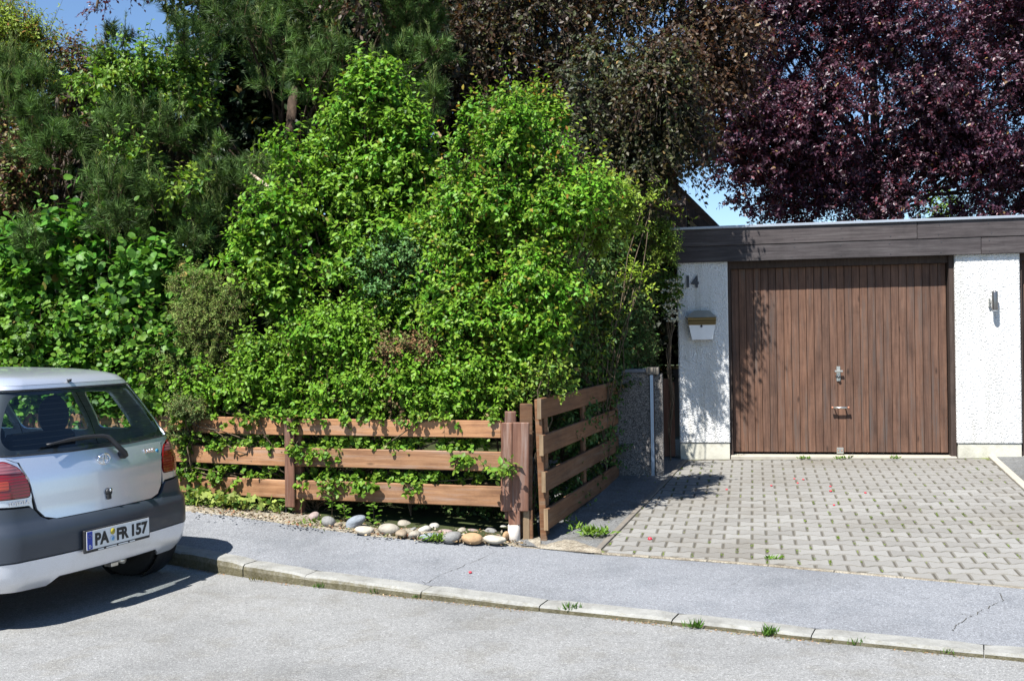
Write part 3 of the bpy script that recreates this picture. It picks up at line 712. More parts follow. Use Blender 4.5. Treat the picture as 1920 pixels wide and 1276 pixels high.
post(fence, fb, px_+.092, py_+.02, .075, .335, .05, .05, 0, MAT['endgrain'], 'post_foot'); post(fence, fb, px_+.128, py_+.015, .075, .335, .026, .04, 0, MAT['gatew'], 'post_foot')

gb_ = (0.21, 7.76, 0)
gate = empty('garden_gate', gb_, 0, 'dark brown four-rail wooden gate running back from the corner post to the pier', 'gate')
gp0 = np.array([.213, 7.70]); gp1 = np.array([1.045, 10.42]); gd = (gp1-gp0)/np.linalg.norm(gp1-gp0)
for (z0, z1) in ((1.005, 1.158), (.735, .888), (.465, .615), (.185, .342)):
    st = np.array([.192+(1.158-z1)*.045, 7.71])
    o = rail(gate, gb_, st, gp1, z0, z1, .03, MAT['gatew'])
    me = boxmesh('rail_end', (.006, .032, (z1-z0)+.002), MAT['endgrain'], .001); e = link('rail_end', me, o); e.location = (-np.linalg.norm(gp1-st)/2-.0025, 0, 0)
ga = math.atan2(gd[1], gd[0])
post(gate, gb_, .198, 7.755, .09, 1.15, .05, .04, 0, MAT['gatew'], 'stile', -R(1.6))
post(gate, gb_, gp0[0]+gd[0]*.18-.035, gp0[1]+.18, .12, 1.12, .09, .035, ga, MAT['gatew'], 'stile')
post(gate, gb_, gp0[0]+gd[0]*1.45-.035, gp0[1]+gd[1]*1.45, .16, 1.13, .09, .035, ga, MAT['gatew'], 'stile')
post(gate, gb_, gp1[0]-gd[0]*.1-.035, gp1[1]-gd[1]*.1, .2, 1.13, .09, .035, ga, MAT['gatew'], 'stile')
bm_ = _boxvf(-1.45, 1.45, -.02, .02, -.03, .03)
dg_ = math.atan2(.8, 2.6)

# exposed aggregate pier with metal strip
pcor = at(1221, 902, 10.3); pcor[2] = .12
pier = empty('gate_pier', pcor, -R(9), 'speckled exposed-aggregate gate pier with steel edge strip beside the garage', 'pier')
box('pier_block', -.40, 0, .0, .5, 0, 1.12, MAT['aggregate'], pier, .006)
box('pier_cap', -.42, -.035, -.015, .52, 1.122, 1.155, MAT['capm'], pier, .004); box('pier_cap', -.032, .09, -.02, .36, 1.10, 1.165, MAT['oldedge'], pier, .005)
box('pier_block', .042, .125, .015, .33, .035, 1.097, MAT['aggregate'], pier, .004)
box('steel_strip', .004, .036, -.012, .02, .04, 1.095, m_plain('weathered_steel', (.2, .26, .36), .3, .8), pier)
box('pier_foot', .0, .145, -.03, .36, -.03, .033, MAT['concrete'], pier, .006)
for z in (.32, .98): box('hinge', -.36, -.24, -.035, -.002, z-.025, z+.025, MAT['dmetal'], pier)

# wicket gate between pier and garage
wg = empty('wicket_gate', gworld(-.36, .12, 0), -GA, 'narrow reddish brown plank gate between the aggregate pier and the garage', 'gate')
wb = .062
for k in range(6):
    x0 = -.06+k*wb; zt = .86-.10*math.sin((k+.5)/6*1.2)**2 + .0
    box('gate_board', x0, x0+wb-.004, -.012, .012, .02, .97-.028*abs(k-1.0)**1.2, MAT['brown_gate'], wg, .003)
for z in (.15, .62): box('cross_bar', -.06, .3, .014, .04, z, z+.07, MAT['brown_gate'], wg)

# ------------------------------------------------------------------ river stones along the bed
def m_stone(name, c):
    c = tuple(x*.72 for x in c)
    m, ns, ls, out = nt(name); v = coords(ns, ls, 'Object', (1, 1, 1), rand=True); a = noise(ns, ls, v, 16, 6, .65); b = noise(ns, ls, v, 70, 3)
    r = ramp(ns, [(.3, tuple(x*.72 for x in c)), (.5, c), (.72, tuple(min(.75, x*1.25) for x in c))]); ls.new(a, r.inputs[0])
    bsdf(ns, ls, out, r.outputs[0], .75, 0, .3, bump(ns, ls, a, .5, .02, bump(ns, ls, b, .5, .006))); return m
SC_ = {'pink': (.40, .31, .28), 'tan': (.34, .27, .19), 'grey': (.27, .265, .25), 'blue': (.27, .3, .33), 'cream': (.56, .5, .4), 'beige': (.40, .36, .29), 'orange': (.50, .32, .17), 'pale': (.52, .5, .44)}
SM = {k: m_stone('stone_'+k, c) for k, c in SC_.items()}
STONES = [
 (60, 178, 42, 16, 'tan', 0, 'small flat tan stone lying alone at the foot of the middle fence post'),
 (205, 195, 52, 46, 'pink', -20, 'pinkish grey round stone, leftmost of the row under the fence'),
 (268, 162, 46, 34, 'tan', 20, 'small upright tan stone leaning behind the pinkish grey stone'),
 (325, 228, 60, 44, 'grey', 10, 'grey brown stone between the pinkish stone and the long blue grey one'),
 (398, 255, 34, 22, 'tan', 5, 'small brown stone squeezed left of the long tilted blue grey stone'),
 (512, 247, 92, 42, 'blue', -24, 'large long blue grey stone tilted up to the right below the leafy sprout'),
 (612, 297, 82, 31, 'cream', 4, 'flat cream white stone in front of the leafy sprout'),
 (800, 292, 84, 46, 'beige', 8, 'big rounded beige stone with a bluish tint right of the cream white one'),
 (885, 325, 46, 28, 'tan', 0, 'low tan stone tucked against the right side of the big rounded beige stone'),
 (916, 258, 60, 31, 'beige', 12, 'grey beige stone lying behind and right of the big rounded beige stone'),
 (968, 297, 46, 17, 'grey', -24, 'thin flat grey stone slanting up to the right in the middle of the row'),
 (985, 332, 46, 28, 'beige', 0, 'beige stone beneath the thin slanting grey stone'),
 (1068, 290, 50, 29, 'pale', 5, 'pale oval stone behind the flat blue grey stone'),
 (1148, 270, 48, 40, 'pale', 30, 'pale steep stone half in shadow below the fence board'),
 (1240, 310, 60, 24, 'pink', 0, 'flat pinkish grey stone in the back row below the fence board'),
 (1118, 346, 82, 27, 'blue', 4, 'flat blue grey stone beside the grass patch at the pavement edge'),
 (1292, 345, 78, 42, 'grey', -12, 'rounded grey stone behind the grass patch, left of the orange stone'),
 (1350, 303, 38, 22, 'beige', 0, 'small beige stone peeping out above the rounded grey stone'),
 (1460, 306, 72, 22, 'pink', 0, 'long low pinkish stone behind the orange stone'),
 (1445, 358, 88, 40, 'orange', 4, 'orange tan oval stone at the pavement edge'),
 (1590, 310, 60, 29, 'grey', 5, 'grey green stone behind the cream oval stone'),
 (1632, 368, 94, 38, 'cream', 5, 'cream oval stone next to the white pipe foot'),
 (1685, 283, 42, 28, 'pale', 0, 'pale stone with a dark hollow behind the pipe foot'),
 (1704, 345, 28, 36, 'orange', 0, 'small orange brown stone wedged against the white pipe foot')]
def blob_mesh(name, mat, rx, ry, rz, seed, sub=3, rough=.1):
    bm = bmesh.new(); bmesh.ops.create_icosphere(bm, subdivisions=sub, radius=1); r = random.Random(seed)
    ph = [r.uniform(0, 6.28) for _ in range(6)]; fq = [r.uniform(1., 2.4) for _ in range(6)]
    for q in bm.verts:
        c = q.co; d = 1+rough*(math.sin(c.x*fq[0]+ph[0])*math.sin(c.y*fq[1]+ph[1])+math.sin(c.z*fq[2]+ph[2]+c.x*fq[3])*.7)
        q.co = Vector((c.x*rx*d, c.y*ry*d, c.z*rz*d))
    for f_ in bm.faces: f_.smooth = True
    me = bpy.data.meshes.new(name); bm.to_mesh(me); bm.free(); me.materials.append(mat); return me
for i, (x, y, rx, ry, c, til, lab) in enumerate(STONES):
    px, py = 540+x*.2396, 920+y*.2396; hb = ry*.2396
    g0 = G(px, 920+(y+ry)*.2396, float(zgarden(at(px, py, 8)[0], 8.0))+.0); Y = g0[1]+.04
    back_row = {2: .08, 9: .05, 13: .07, 14: .06, 17: .05, 18: .07, 20: .06, 22: .06}.get(i, 0)
    p = at(px, py, Y+back_row); s = (Y+back_row)/FPX*.2396
    me = blob_mesh('river_stone', SM[c], rx*s*.94, max(.055, rx*s*.6), ry*s*.98, i, 3, .2); o = link('river_stone', me)
    p = p-np.array([0, 0, .008]); o.location = p; o.rotation_euler = (random.uniform(-.1, .1), R(-til)*-1 if False else R(til), random.uniform(-.15, .15)-.2)
    tag(o, lab, 'stone', 'river stones under the fence')

# ------------------------------------------------------------------ the parked car
CT = R(23); CO = np.array([-2.473, 6.449, 0.0]); CH = np.array([-math.cos(CT), math.sin(CT), 0])
car = empty('parked_car', CO, math.atan2(CH[1], CH[0]), 'small silver three-box-free hatchback with grey rear bumper parked at the kerb'.replace('three-box-free ', ''), 'car')
def m_paint(name, c, rough=.3, metal=.55, coat=.8):
    m, ns, ls, out = nt(name); v = coords(ns, ls, 'Object'); f = voro(ns, ls, v, 900, out='Color'); sp = ns.new('ShaderNodeSeparateColor'); ls.new(f, sp.inputs[0])
    r = ramp(ns, [(0, tuple(x*.9 for x in c)), (1, tuple(x*1.1 for x in c))]); ls.new(sp.outputs[0], r.inputs[0])
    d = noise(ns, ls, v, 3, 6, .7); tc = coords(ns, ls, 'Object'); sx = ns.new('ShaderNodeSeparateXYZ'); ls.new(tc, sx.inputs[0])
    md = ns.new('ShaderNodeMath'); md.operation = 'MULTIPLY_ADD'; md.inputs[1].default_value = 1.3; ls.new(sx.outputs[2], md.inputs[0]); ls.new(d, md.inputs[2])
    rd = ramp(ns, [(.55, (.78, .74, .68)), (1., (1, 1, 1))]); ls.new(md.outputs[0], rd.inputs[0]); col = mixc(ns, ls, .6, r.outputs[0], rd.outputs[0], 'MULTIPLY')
    bsdf(ns, ls, out, col, rough, metal, .5, None, coat); return m
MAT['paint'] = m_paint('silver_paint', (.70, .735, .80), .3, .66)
MAT['bumper'] = m_plain('grey_bumper_plastic', (.036, .044, .058), .38, 0, .5, .15)
MAT['lip'] = m_paint('silver_lower_bumper', (.70, .72, .77), .36, .5, .5)
MAT['glass'] = m_glass('car_glass', (.80, .88, .90)); MAT['interior'] = m_plain('dark_interior', (.02, .024, .035), .8)
MAT['seam'] = m_plain('dark_gap', (.006, .006, .007), .9); MAT['rubber'] = m_plain('tyre_rubber', (.02, .02, .021), .75)
MAT['chrome'] = m_plain('chrome', (.8, .82, .85), .12, 1.)
def m_lens(name, c, c2):
    m, ns, ls, out = nt(name); tc = coords(ns, ls, 'Object'); w = N(ns, 'ShaderNodeTexWave', wave_type='BANDS', bands_direction='Z'); w.inputs['Scale'].default_value = 18; ls.new(tc, w.inputs[0])
    col = mixc(ns, ls, w.outputs['Fac'], c, c2); bsdf(ns, ls, out, col, .12, 0, .6, bump(ns, ls, w.outputs['Fac'], .3, .004), .6); return m
MAT['lens'] = m_lens('red_lens', (.16, .005, .006), (.21, .008, .009)); MAT['lens2'] = m_lens('amber_lens', (.28, .03, .012), (.34, .045, .016)); MAT['lens3'] = m_lens('clear_pink_lens', (.2, .06, .07), (.26, .10, .11))
TV = np.array([
 # v     z      xr    hw    xf
 (.20, .20, .10, .74, 3.48), (.24, .24, .045, .785, 3.55), (.30, .30, .012, .815, 3.59), (.40, .40, .0, .83, 3.61), (.50, .50, .0, .832, 3.60), (.565, .565, .008, .832, 3.60),
 (.60, .60, .042, .828, 3.59), (.66, .66, .052, .826, 3.56), (.75, .75, .058, .825, 3.50), (.84, .84, .068, .822, 3.40), (.90, .90, .085, .815, 3.22), (.95, .95, .103, .803, 2.98), (1.0, 1.0, .125, .785, 2.80), (1.1, 1.1, .168, .745, 2.60),
 (1.2, 1.2, .212, .688, 2.42), (1.3, 1.3, .26, .625, 2.22), (1.36, 1.355, .288, .583, 2.08), (1.40, 1.385, .30, .558, 2.0), (1.43, 1.41, .33, .535, 1.95), (1.47, 1.432, .42, .50, 1.85), (1.52, 1.450, .58, .45, 1.7), (1.58, 1.463, .80, .33, 1.5), (1.64, 1.472, .98, .17, 1.32), (1.68, 1.475, 1.12, .02, 1.18)])
def S(q, v, off=0.0):
    z, xr, hw, xf = (np.interp(v, TV[:, 0], TV[:, k]) for k in (1, 2, 3, 4))
    a = abs(q); sg = -1.0 if q > 0 else 1.0     # car right is -y
    ry = min(.20, hw*.42); rx = min(.27, (xf-xr)*.16); kb = .13
    fy = hw-ry; xa = xr+kb*fy*fy; xb = xa+rx; xfa = xf-.10*fy*fy; xfb = xfa-rx
    if a <= 1: y = a*fy; x = xr+kb*y*y
    elif a <= 2: t = (a-1)*math.pi/2; y = fy+ry*math.sin(t); x = xa+rx*(1-math.cos(t))
    elif a <= 3: t = a-2; y = hw*(1-.03*t*t); x = xb+(xfb-xb)*t
    elif a <= 4: t = (a-3)*math.pi/2; y = (fy+ry*math.cos(t))*.97; x = xfb+rx*math.sin(t)
    else: t = 5-a; y = t*fy*.97; x = xf-.10*y*y
    return Vector((x, sg*y, z))
def SN(q, v, off):
    e = 1e-3; p = S(q, v); du = S(q+e, v)-S(q-e, v); dv = S(q, min(v+e, 1.68))-S(q, v-e); n = du.cross(dv)
    n = n.normalized() if n.length > 1e-12 else Vector((0, 0, 1)); c = Vector((1.7, 0, .7))
    if n.dot(p-c) < 0: n = -n
    return p+n*off
def qx(x, v):
    xr, hw, xf = (float(np.interp(v, TV[:, 0], TV[:, k])) for k in (2, 3, 4)); ry = min(.20, hw*.42); rx = min(.27, (xf-xr)*.16); fy = hw-ry; xa = xr+.13*fy*fy; xb = xa+rx; xfb = xf-.10*fy*fy-rx
    if x >= xfb: return 3+math.asin(min(1, (x-xfb)/rx))*2/math.pi
    if x >= xb: return 2+(x-xb)/(xfb-xb)
    return 1+math.acos(max(-1, min(1, 1-(x-xa)/rx)))/(math.pi/2)
def resample(poly, st):
    out = []
    for i in range(len(poly)):
        a, b = np.array(poly[i]), np.array(poly[(i+1) % len(poly)]); n = max(1, int(math.ceil(max(abs(b-a)/np.array(st))))); out += [tuple(a+(b-a)*k/n) for k in range(n)]
    return out
def inside(P, poly):
    x, y = P[:, 0], P[:, 1]; c = np.zeros(len(P), bool); n = len(poly)
    for i in range(n):
        x1, y1 = poly[i]; x2, y2 = poly[(i+1) % n]
        if y1 == y2: continue
        k = ((y1 > y) != (y2 > y)) & (x < (x2-x1)*(y-y1)/(y2-y1)+x1); c ^= k
    return c
def roundp(poly, r, n=5):
    """round every corner of a polygon in the (q, v) domain"""
    out = []; m = len(poly)
    for i in range(m):
        p0, p, p1 = (np.array(poly[(i+k-1) % m], float) for k in range(3)); a = p0-p; b = p1-p; la = np.linalg.norm(a); lb = np.linalg.norm(b); rr = min(r, la*.45, lb*.45)
        s = p+a/la*rr; e = p+b/lb*rr
        for k in range(n+1): t = k/n; out.append(tuple((1-t)**2*s+2*t*(1-t)*p+t*t*e))
    return out
def patch(name, outer, holes, mat, parent, off=0.0, step=(.05, .03), thick=0.0):
    pts = []; edges = []
    for lp in [outer]+holes:
        l = resample(lp, step); o = len(pts); pts += l; edges += [(o+i, o+(i+1) % len(l)) for i in range(len(l))]
    P = np.array(pts); q0, q1, v0, v1 = P[:, 0].min(), P[:, 0].max(), P[:, 1].min(), P[:, 1].max()
    gq, gv = np.meshgrid(np.arange(q0+step[0]/2, q1, step[0]), np.arange(v0+step[1]/2, v1, step[1])); g = np.c_[gq.ravel(), gv.ravel()]
    k = inside(g, outer)
    for h in holes: k &= ~inside(g, h)
    g = g[k]
    # keep grid points off the borders
    d = np.full(len(g), 1e9)
    for a in P: d = np.minimum(d, ((g[:, 0]-a[0])/step[0])**2+((g[:, 1]-a[1])/step[1])**2)
    g = g[d > .16]; allp = [Vector(p) for p in pts]+[Vector(p) for p in g]
    r = delaunay_2d_cdt(allp, edges, [], 0, 1e-7); V = np.array([tuple(p) for p in r[0]]); F = [f_ for f_ in r[2] if len(f_) == 3]
    C = np.array([V[list(f_)].mean(0) for f_ in F]); k = inside(C, outer)
    for h in holes: k &= ~inside(C, h)
    F = [f_ for f_, kk in zip(F, k) if kk]; used = sorted({i for f_ in F for i in f_}); mp = {u: i for i, u in enumerate(used)}
    vv = [SN(V[u][0], V[u][1], off) for u in used]; F = [tuple(mp[i] for i in f_) for f_ in F]; c = Vector((1.7, 0, .75)); FF = []
    for f_ in F:
        n = (vv[f_[1]]-vv[f_[0]]).cross(vv[f_[2]]-vv[f_[0]]); m_ = (vv[f_[0]]+vv[f_[1]]+vv[f_[2]])/3
        FF.append(f_ if n.dot(m_-c) >= 0 else f_[::-1])
    if thick:      # close the rim inward
        from collections import Counter
        E = Counter(); 
        for f_ in FF:
            for i in range(3): E[(f_[i], f_[(i+1) % 3])] += 1
        rim = [e for e in E if (e[1], e[0]) not in E]; ids = sorted({i for e in rim for i in e}); o = len(vv); m2 = {u: o+i for i, u in enumerate(ids)}
        vv += [SN(V[used[u]][0], V[used[u]][1], off-thick) for u in ids]; o2 = len(vv); m3 = {u: o2+i for i, u in enumerate(ids)}; vv += [vv[u] for u in ids]; FF += [(m3[a], m2[a], m2[b], m3[b]) for a, b in rim]
    return link(name, mesh(name, vv, FF, mat, True), parent)
mir = lambda poly: [(-q, v) for q, v in poly][::-1]
wing = roundp([(-1.45, .99), (-.4, .972), (.4, .972), (1.45, .99), (1.62, 1.06), (1.60, 1.30), (1.5, 1.352), (-1.5, 1.352), (-1.60, 1.30), (-1.62, 1.06)], .08, 4)
gate_o = [(-.62, .602), (.62, .602), (.74, .622), (.81, .67), (.84, .75), (.87, .85), (.955, .945), (1.15, .972), (1.62, .982), (1.70, 1.05), (1.69, 1.33), (1.60, 1.385), (-1.60, 1.385), (-1.69, 1.33), (-1.70, 1.05), (-1.62, .982), (-1.15, .972), (-.955, .945), (-.87, .85), (-.84, .75), (-.81, .67), (-.74, .622)]
gate_h = [(q*1.012+(.006 if q > 0 else -.006), v-.005 if v < .7 else (v+.004 if v > 1.36 else v)) for q, v in gate_o]
lampR = roundp([(.865, .748), (.89, .85), (.975, .925), (1.2, .958), (1.8, .955), (1.97, .90), (1.95, .77), (1.45, .752)], .05, 4)
lampHR = [(1.4+(q-1.4)*1.02, .855+(v-.855)*1.04) for q, v in lampR]
grey = [(-.845, .665), (-.80, .628), (-.72, .602), (-.62, .592), (.62, .592), (.72, .602), (.80, .628), (.845, .665), (.88, .688), (1.5, .70), (2.05, .685), (2.07, .404), (-2.07, .404), (-2.05, .685), (-1.5, .70), (-.88, .688)]
grey_h = [(q*1.003, v+.002 if v > .5 else v) for q, v in grey]
low = [(-2.07, .396), (2.07, .396), (2.07, .235), (.80, .225), (.66, .272), (-.66, .272), (-.80, .225), (-2.07, .235)]
def arch(xc, side, r=.315):
    out = []
    for k in range(25):
        a = math.pi*k/24; x = xc+r*math.cos(a); z = .29+r*math.sin(a); z = max(z, .2); out.append((qx(x, min(z, .6)), max(z, .29)))
    out = [(out[0][0], .19)]+out+[(out[-1][0], .19)]
    return out if side > 0 else mir(out)
rear_arch = arch(.55, 1, .30)
def side_window(x0, x1, z0=1.0, z1=1.335, sl0=0., sl1=0.): return roundp([(qx(x0, z0), z0), (qx(x1, z0), z0), (qx(x1-sl1, z1), z1), (qx(x0+sl0, z1), z1)], .03, 4)
W1 = side_window(.56, .86, 1.02, 1.29, .08, .0); W2 = side_window(.97, 1.60, 1.0, 1.335); W3 = side_window(1.68, 2.62, 1.0, 1.335, 0, .62)
ws = roundp([(3.32, 1.02), (5, 1.02), (5, 1.36), (3.32, 1.36)], .03, 3)
BASE = .22
holes = [gate_h, lampHR, mir(lampHR)] + [W1, W2, W3, mir(W1), mir(W2), mir(W3)]
full = [(-4.999, BASE), (-2.12, BASE), (-2.12, .40), (-2.08, .69), (-1.5, .704), (-.885, .692), (-.85, .668), (-.856, .75)]
# body shell: everything above the bumper outline, with wheel arches cut from the bottom edge
def side_bottom(sg):
    a1 = arch(.55, 1); a2 = arch(2.92, 1)
    b = [(4.999, BASE)]+[(q, v) for q, v in a2[::1] if v > BASE]
    return b
ra = [p for p in arch(.55, 1)][1:-1]; fa2 = [p for p in arch(2.92, 1)][1:-1]
right = [(2.085, .404), (2.085, .70), (1.5, .715), (.89, .70), (.862, .68)]
rb = [(5., BASE), (fa2[0][0], BASE)]+fa2+[(fa2[-1][0], BASE), (ra[0][0], BASE)]+[p for p in ra if p[0] > 2.085]+[(2.085, max(.404, min([p[1] for p in ra if p[0] > 2.085][-1:] or [.404]))), (2.085, .70), (1.5, .714), (.89, .70), (.85, .676)]
lb = [(-q, v) for q, v in rb]
shell = lb + [(-.85, .70), (0, .70)][:1]*0 + rb[::-1] + [(5., 1.68), (-5., 1.68)]
# gate hole must be opened to the lower edge: bridge the shell outline along the gate outline instead
gh = [p for p in gate_h]
i_r = [i for i, p in enumerate(gh) if p[0] > 0 and p[1] > .70 and p[1] < .8][0]; i_l = [i for i, p in enumerate(gh) if p[0] < 0 and p[1] > .70 and p[1] < .8][0]
gtop = gh[i_r:i_l+1]
shell = lb + [(-.86, .72)] + gtop[::-1] + [(.86, .72)] + rb[::-1] + [(5., 1.68), (-5., 1.68)]
patch('body', shell, [lampHR, mir(lampHR), W1, W2, W3, mir(W1), mir(W2), mir(W3), ws, mir(ws)], MAT['paint'], car, 0, (.06, .035), .012)
tg = patch('tailgate', gate_o, [wing], MAT['paint'], car, .002, (.05, .028), .014)
patch('rear_window', wing, [], MAT['glass'], tg, -.006, (.06, .03))
patch('window_surround', roundp([(q*1.0, v) for q, v in [(-1.45, .99), (-.4, .972), (.4, .972), (1.45, .99), (1.62, 1.06), (1.60, 1.30), (1.5, 1.352), (-1.5, 1.352), (-1.60, 1.30), (-1.62, 1.06)]], .08, 4),
      [roundp([(-1.10, 1.02), (-.4, 1.0), (.4, 1.0), (1.10, 1.02), (1.28, 1.08), (1.26, 1.28), (1.15, 1.325), (-1.15, 1.325), (-1.26, 1.28), (-1.28, 1.08)], .09, 4)], MAT['black'], tg, -.012, (.06, .03))
patch('rear_bumper', grey, [rear_arch, mir(rear_arch)], MAT['bumper'], car, .012, (.06, .03), .02)
patch('bumper_lip', low, [rear_arch, mir(rear_arch)], MAT['lip'], car, .008, (.06, .03), .02)
patch('bumper_backing', [(-2.3, .25), (2.3, .25), (2.3, .72), (-2.3, .72)], [rear_arch, mir(rear_arch)], MAT['seam'], car, -.014, (.1, .05))  # unseen inner panel, added to stop sun leaking past the bumper gap
sh = patch('seam_backing', [(-1.5, .58), (1.5, .58), (1.5, 1.39), (-1.5, 1.39)], [[(q*1.02, v) for q, v in wing]], MAT['seam'], car, -.016, (.1, .05))
for sg, m_ in ((1, lambda p: p), (-1, mir)):
    tl = patch('tail_light', m_(lampR), [], MAT['lens'], car, .006, (.05, .025), .02)
    top = roundp([(.93, .885), (1.0, .925), (1.2, .95), (1.75, .948), (1.85, .90), (1.3, .893)], .03, 3); mid = roundp([(1.15, .80), (1.8, .80), (1.86, .845), (1.15, .85)], .04, 3)
    patch('lens', m_(top), [], MAT['lens3'], tl, .009, (.05, .02)); patch('lens', m_(mid), [], MAT['lens2'], tl, .009, (.05, .02))
    for W in (W1, W2, W3): patch('side_window', m_(W), [], MAT['glass'], car, -.006, (.06, .05))
patch('windscreen', ws, [], MAT['glass'], car, -.006, (.12, .06)); patch('windscreen', mir(ws), [], MAT['glass'], car, -.006, (.12, .06))
tube('window_rim', [SN(q, v, .004) for q, v in resample(wing, (.06, .03))]+[SN(*wing[0], .004)], .004, MAT['black'], tg, 6)
# number plate in a recess
ptilt = R(-4)
pl = empty('number_plate', (0, 0, 0)); bpy.data.objects.remove(pl)
pb = box('plate_holder', -.032, -.014, -.272, .272, .374, .510, MAT['black'], car, .004)
plw = m_plain('plate_white', (.72, .73, .72), .35, 0, .5); plb = m_plain('plate_blue', (.01, .04, .35), .4); ink = m_plain('plate_ink', (.012, .012, .014), .5)
def plate_box(name, y0, y1, z0, z1, x, th, mat, par=pb): 
    o = box(name, x-th, x, y0, y1, z0, z1, mat, par); o.location = (o.location[0]+.023, o.location[1], o.location[2]-.442); return o
npl = plate_box('number_plate', -.26, .26, .392, .502, -.033, .003, plw, pb)
plate_box('country_band', .217, .258, .394, .500, -.0365, .0012, plb)
rotP = (R(90), 0, -R(90))
def fit(o, w, h):
    c = np.array([v.co[:] for v in o.data.vertices]); lo = c.min(0); hi = c.max(0); m_ = (lo+hi)/2
    for v in o.data.vertices: v.co.x = (v.co.x-m_[0])*w/(hi[0]-lo[0]); v.co.y = (v.co.y-m_[1])*h/(hi[1]-lo[1])
    o.scale = (1, 1, 1); return o
def ptext(s, y, z, size, mat, sx, bold, par=pb, x=-.0375, align='CENTER'):
    return text_mesh('lettering', s, size, .0006, mat, par, (x+.023, y, z-.442), rotP, sx, bold, align)
fit(ptext('PA', .140, .447, .098, ink, .76, .0045), .112, .076); fit(ptext('FR', -.030, .447, .098, ink, .76, .0045), .100, .076); fit(ptext('157', -.176, .447, .098, ink, .76, .0045), .138, .076)
ptext('D', .238, .410, .028, plw, .9, .0006, x=-.0382)
lathe('inspection_sticker', [(.019, -.001), (.019, .001)], m_plain('sticker_olive', (.4, .33, .03), .5), pb, 24, 'x').location = (-.0147, .054, .030)
sl = lathe('state_seal', [(.020, -.001), (.020, .001)], m_plain('sticker_pale', (.6, .7, .75), .5), pb, 24, 'x'); sl.location = (-.0147, .054, -.016)
lathe('seal_centre', [(.011, -.001), (.011, .001)], m_plain('seal_blue', (.15, .35, .6), .5), pb, 16, 'x').location = (-.0162, .054, -.016)
for k, (a, b) in enumerate(((.17, .125), (.105, .02), (.005, -.075), (-.09, -.135))): plate_box('frame_print', b, a, .3785, .3855, -.0335, .0012, plw)
for k in range(8):
    an = 2*math.pi*k/8; lathe('star', [(.0016, -.0005), (.0016, .0005)], m_plain('star_yellow', (.7, .6, .1), .5) if k == 0 else bpy.data.materials['star_yellow'], pb, 6, 'x').location = (-.0155, .238+.011*math.cos(an), .03+.011*math.sin(an))
# emblem, lock, badges, washer, wiper
def ring(name, c, a, b, r, mat, parent, n=40):
    pts = [(c[0], c[1]+a*math.cos(2*math.pi*k/n), c[2]+b*math.sin(2*math.pi*k/n)) for k in range(n+1)]; return tube(name, pts, r, mat, parent, 6)
em = (.072, 0, .905)
ring('emblem_ring', em, .047, .033, .0045, MAT['chrome'], tg); ring('emblem_ring', (em[0]-.001, 0, em[2]), .013, .031, .0035, MAT['chrome'], tg); ring('emblem_ring', (em[0]-.001, 0, em[2]+.015), .032, .013, .0035, MAT['chrome'], tg)
lathe('lock', [(.022, -.014), (.024, .004)], MAT['black'], tg, 20, 'x').location = (.052, -.005, .70); lathe('keyhole', [(.012, -.003), (.012, .0)], MAT['chrome'], tg, 14, 'x').location = (.037, -.012, .712)
box('lock_cover', .035, .052, -.02, .012, .655, .69, MAT['black'], tg, .004)
def badge(s, q, v, size, par, sx=1):
    p = SN(q, v, .004); t = SN(q+.06, v, .004)-SN(q-.06, v, .004); ang = math.atan2(t.y, t.x)
    o = text_mesh('badge', s, size, .002, MAT['chrome'], par, p, (0, 0, 0), sx, .0008); up = Vector((0, 0, 1)); xax = t.normalized(); zax = xax.cross(up).normalized(); yy = zax.cross(xax)
    o.rotation_euler = Matrix((xax, yy, zax)).transposed().to_euler(); o.scale = (sx, 1, 1)
badge('YARIS', .70, .905, .038, tg, 1.15); badge('TOYOTA', -.99, .722, .03, car, 1.05)
p = SN(.835, .898, .004); lathe('blue_badge', [(.012, -.002), (.012, .002)], m_plain('badge_blue', (.02, .2, .35), .2), tg, 16, 'x').location = p
lathe('washer_nozzle', [(.012, -.008), (.016, .008)], MAT['black'], tg, 12, 'z').location = (.296, .05, 1.392)
wp = [(.055, -.165, .905), (.05, -.15, .925), (.075, -.10, .985), (.098, -.062, 1.033), (.104, -.03, 1.042), (.108, .05, 1.048), (.112, .13, 1.050), (.115, .24, 1.045), (.112, .36, 1.034), (.113, .40, 1.03)]
wr = [.017, .019, .0165, .0145, .0125, .0115, .010, .009, .0065, .005]
tube('wiper_arm', wp, wr, MAT['black'], tg, 8); tube('wiper_blade', [(.135, .02, 1.035), (.13, .2, 1.036), (.13, .39, 1.03)], .006, MAT['black'], tg, 6)
lathe('wiper_pivot', [(.024, -.012), (.026, .03)], MAT['black'], tg, 16, 'x').location = (.07, -.158, .912)
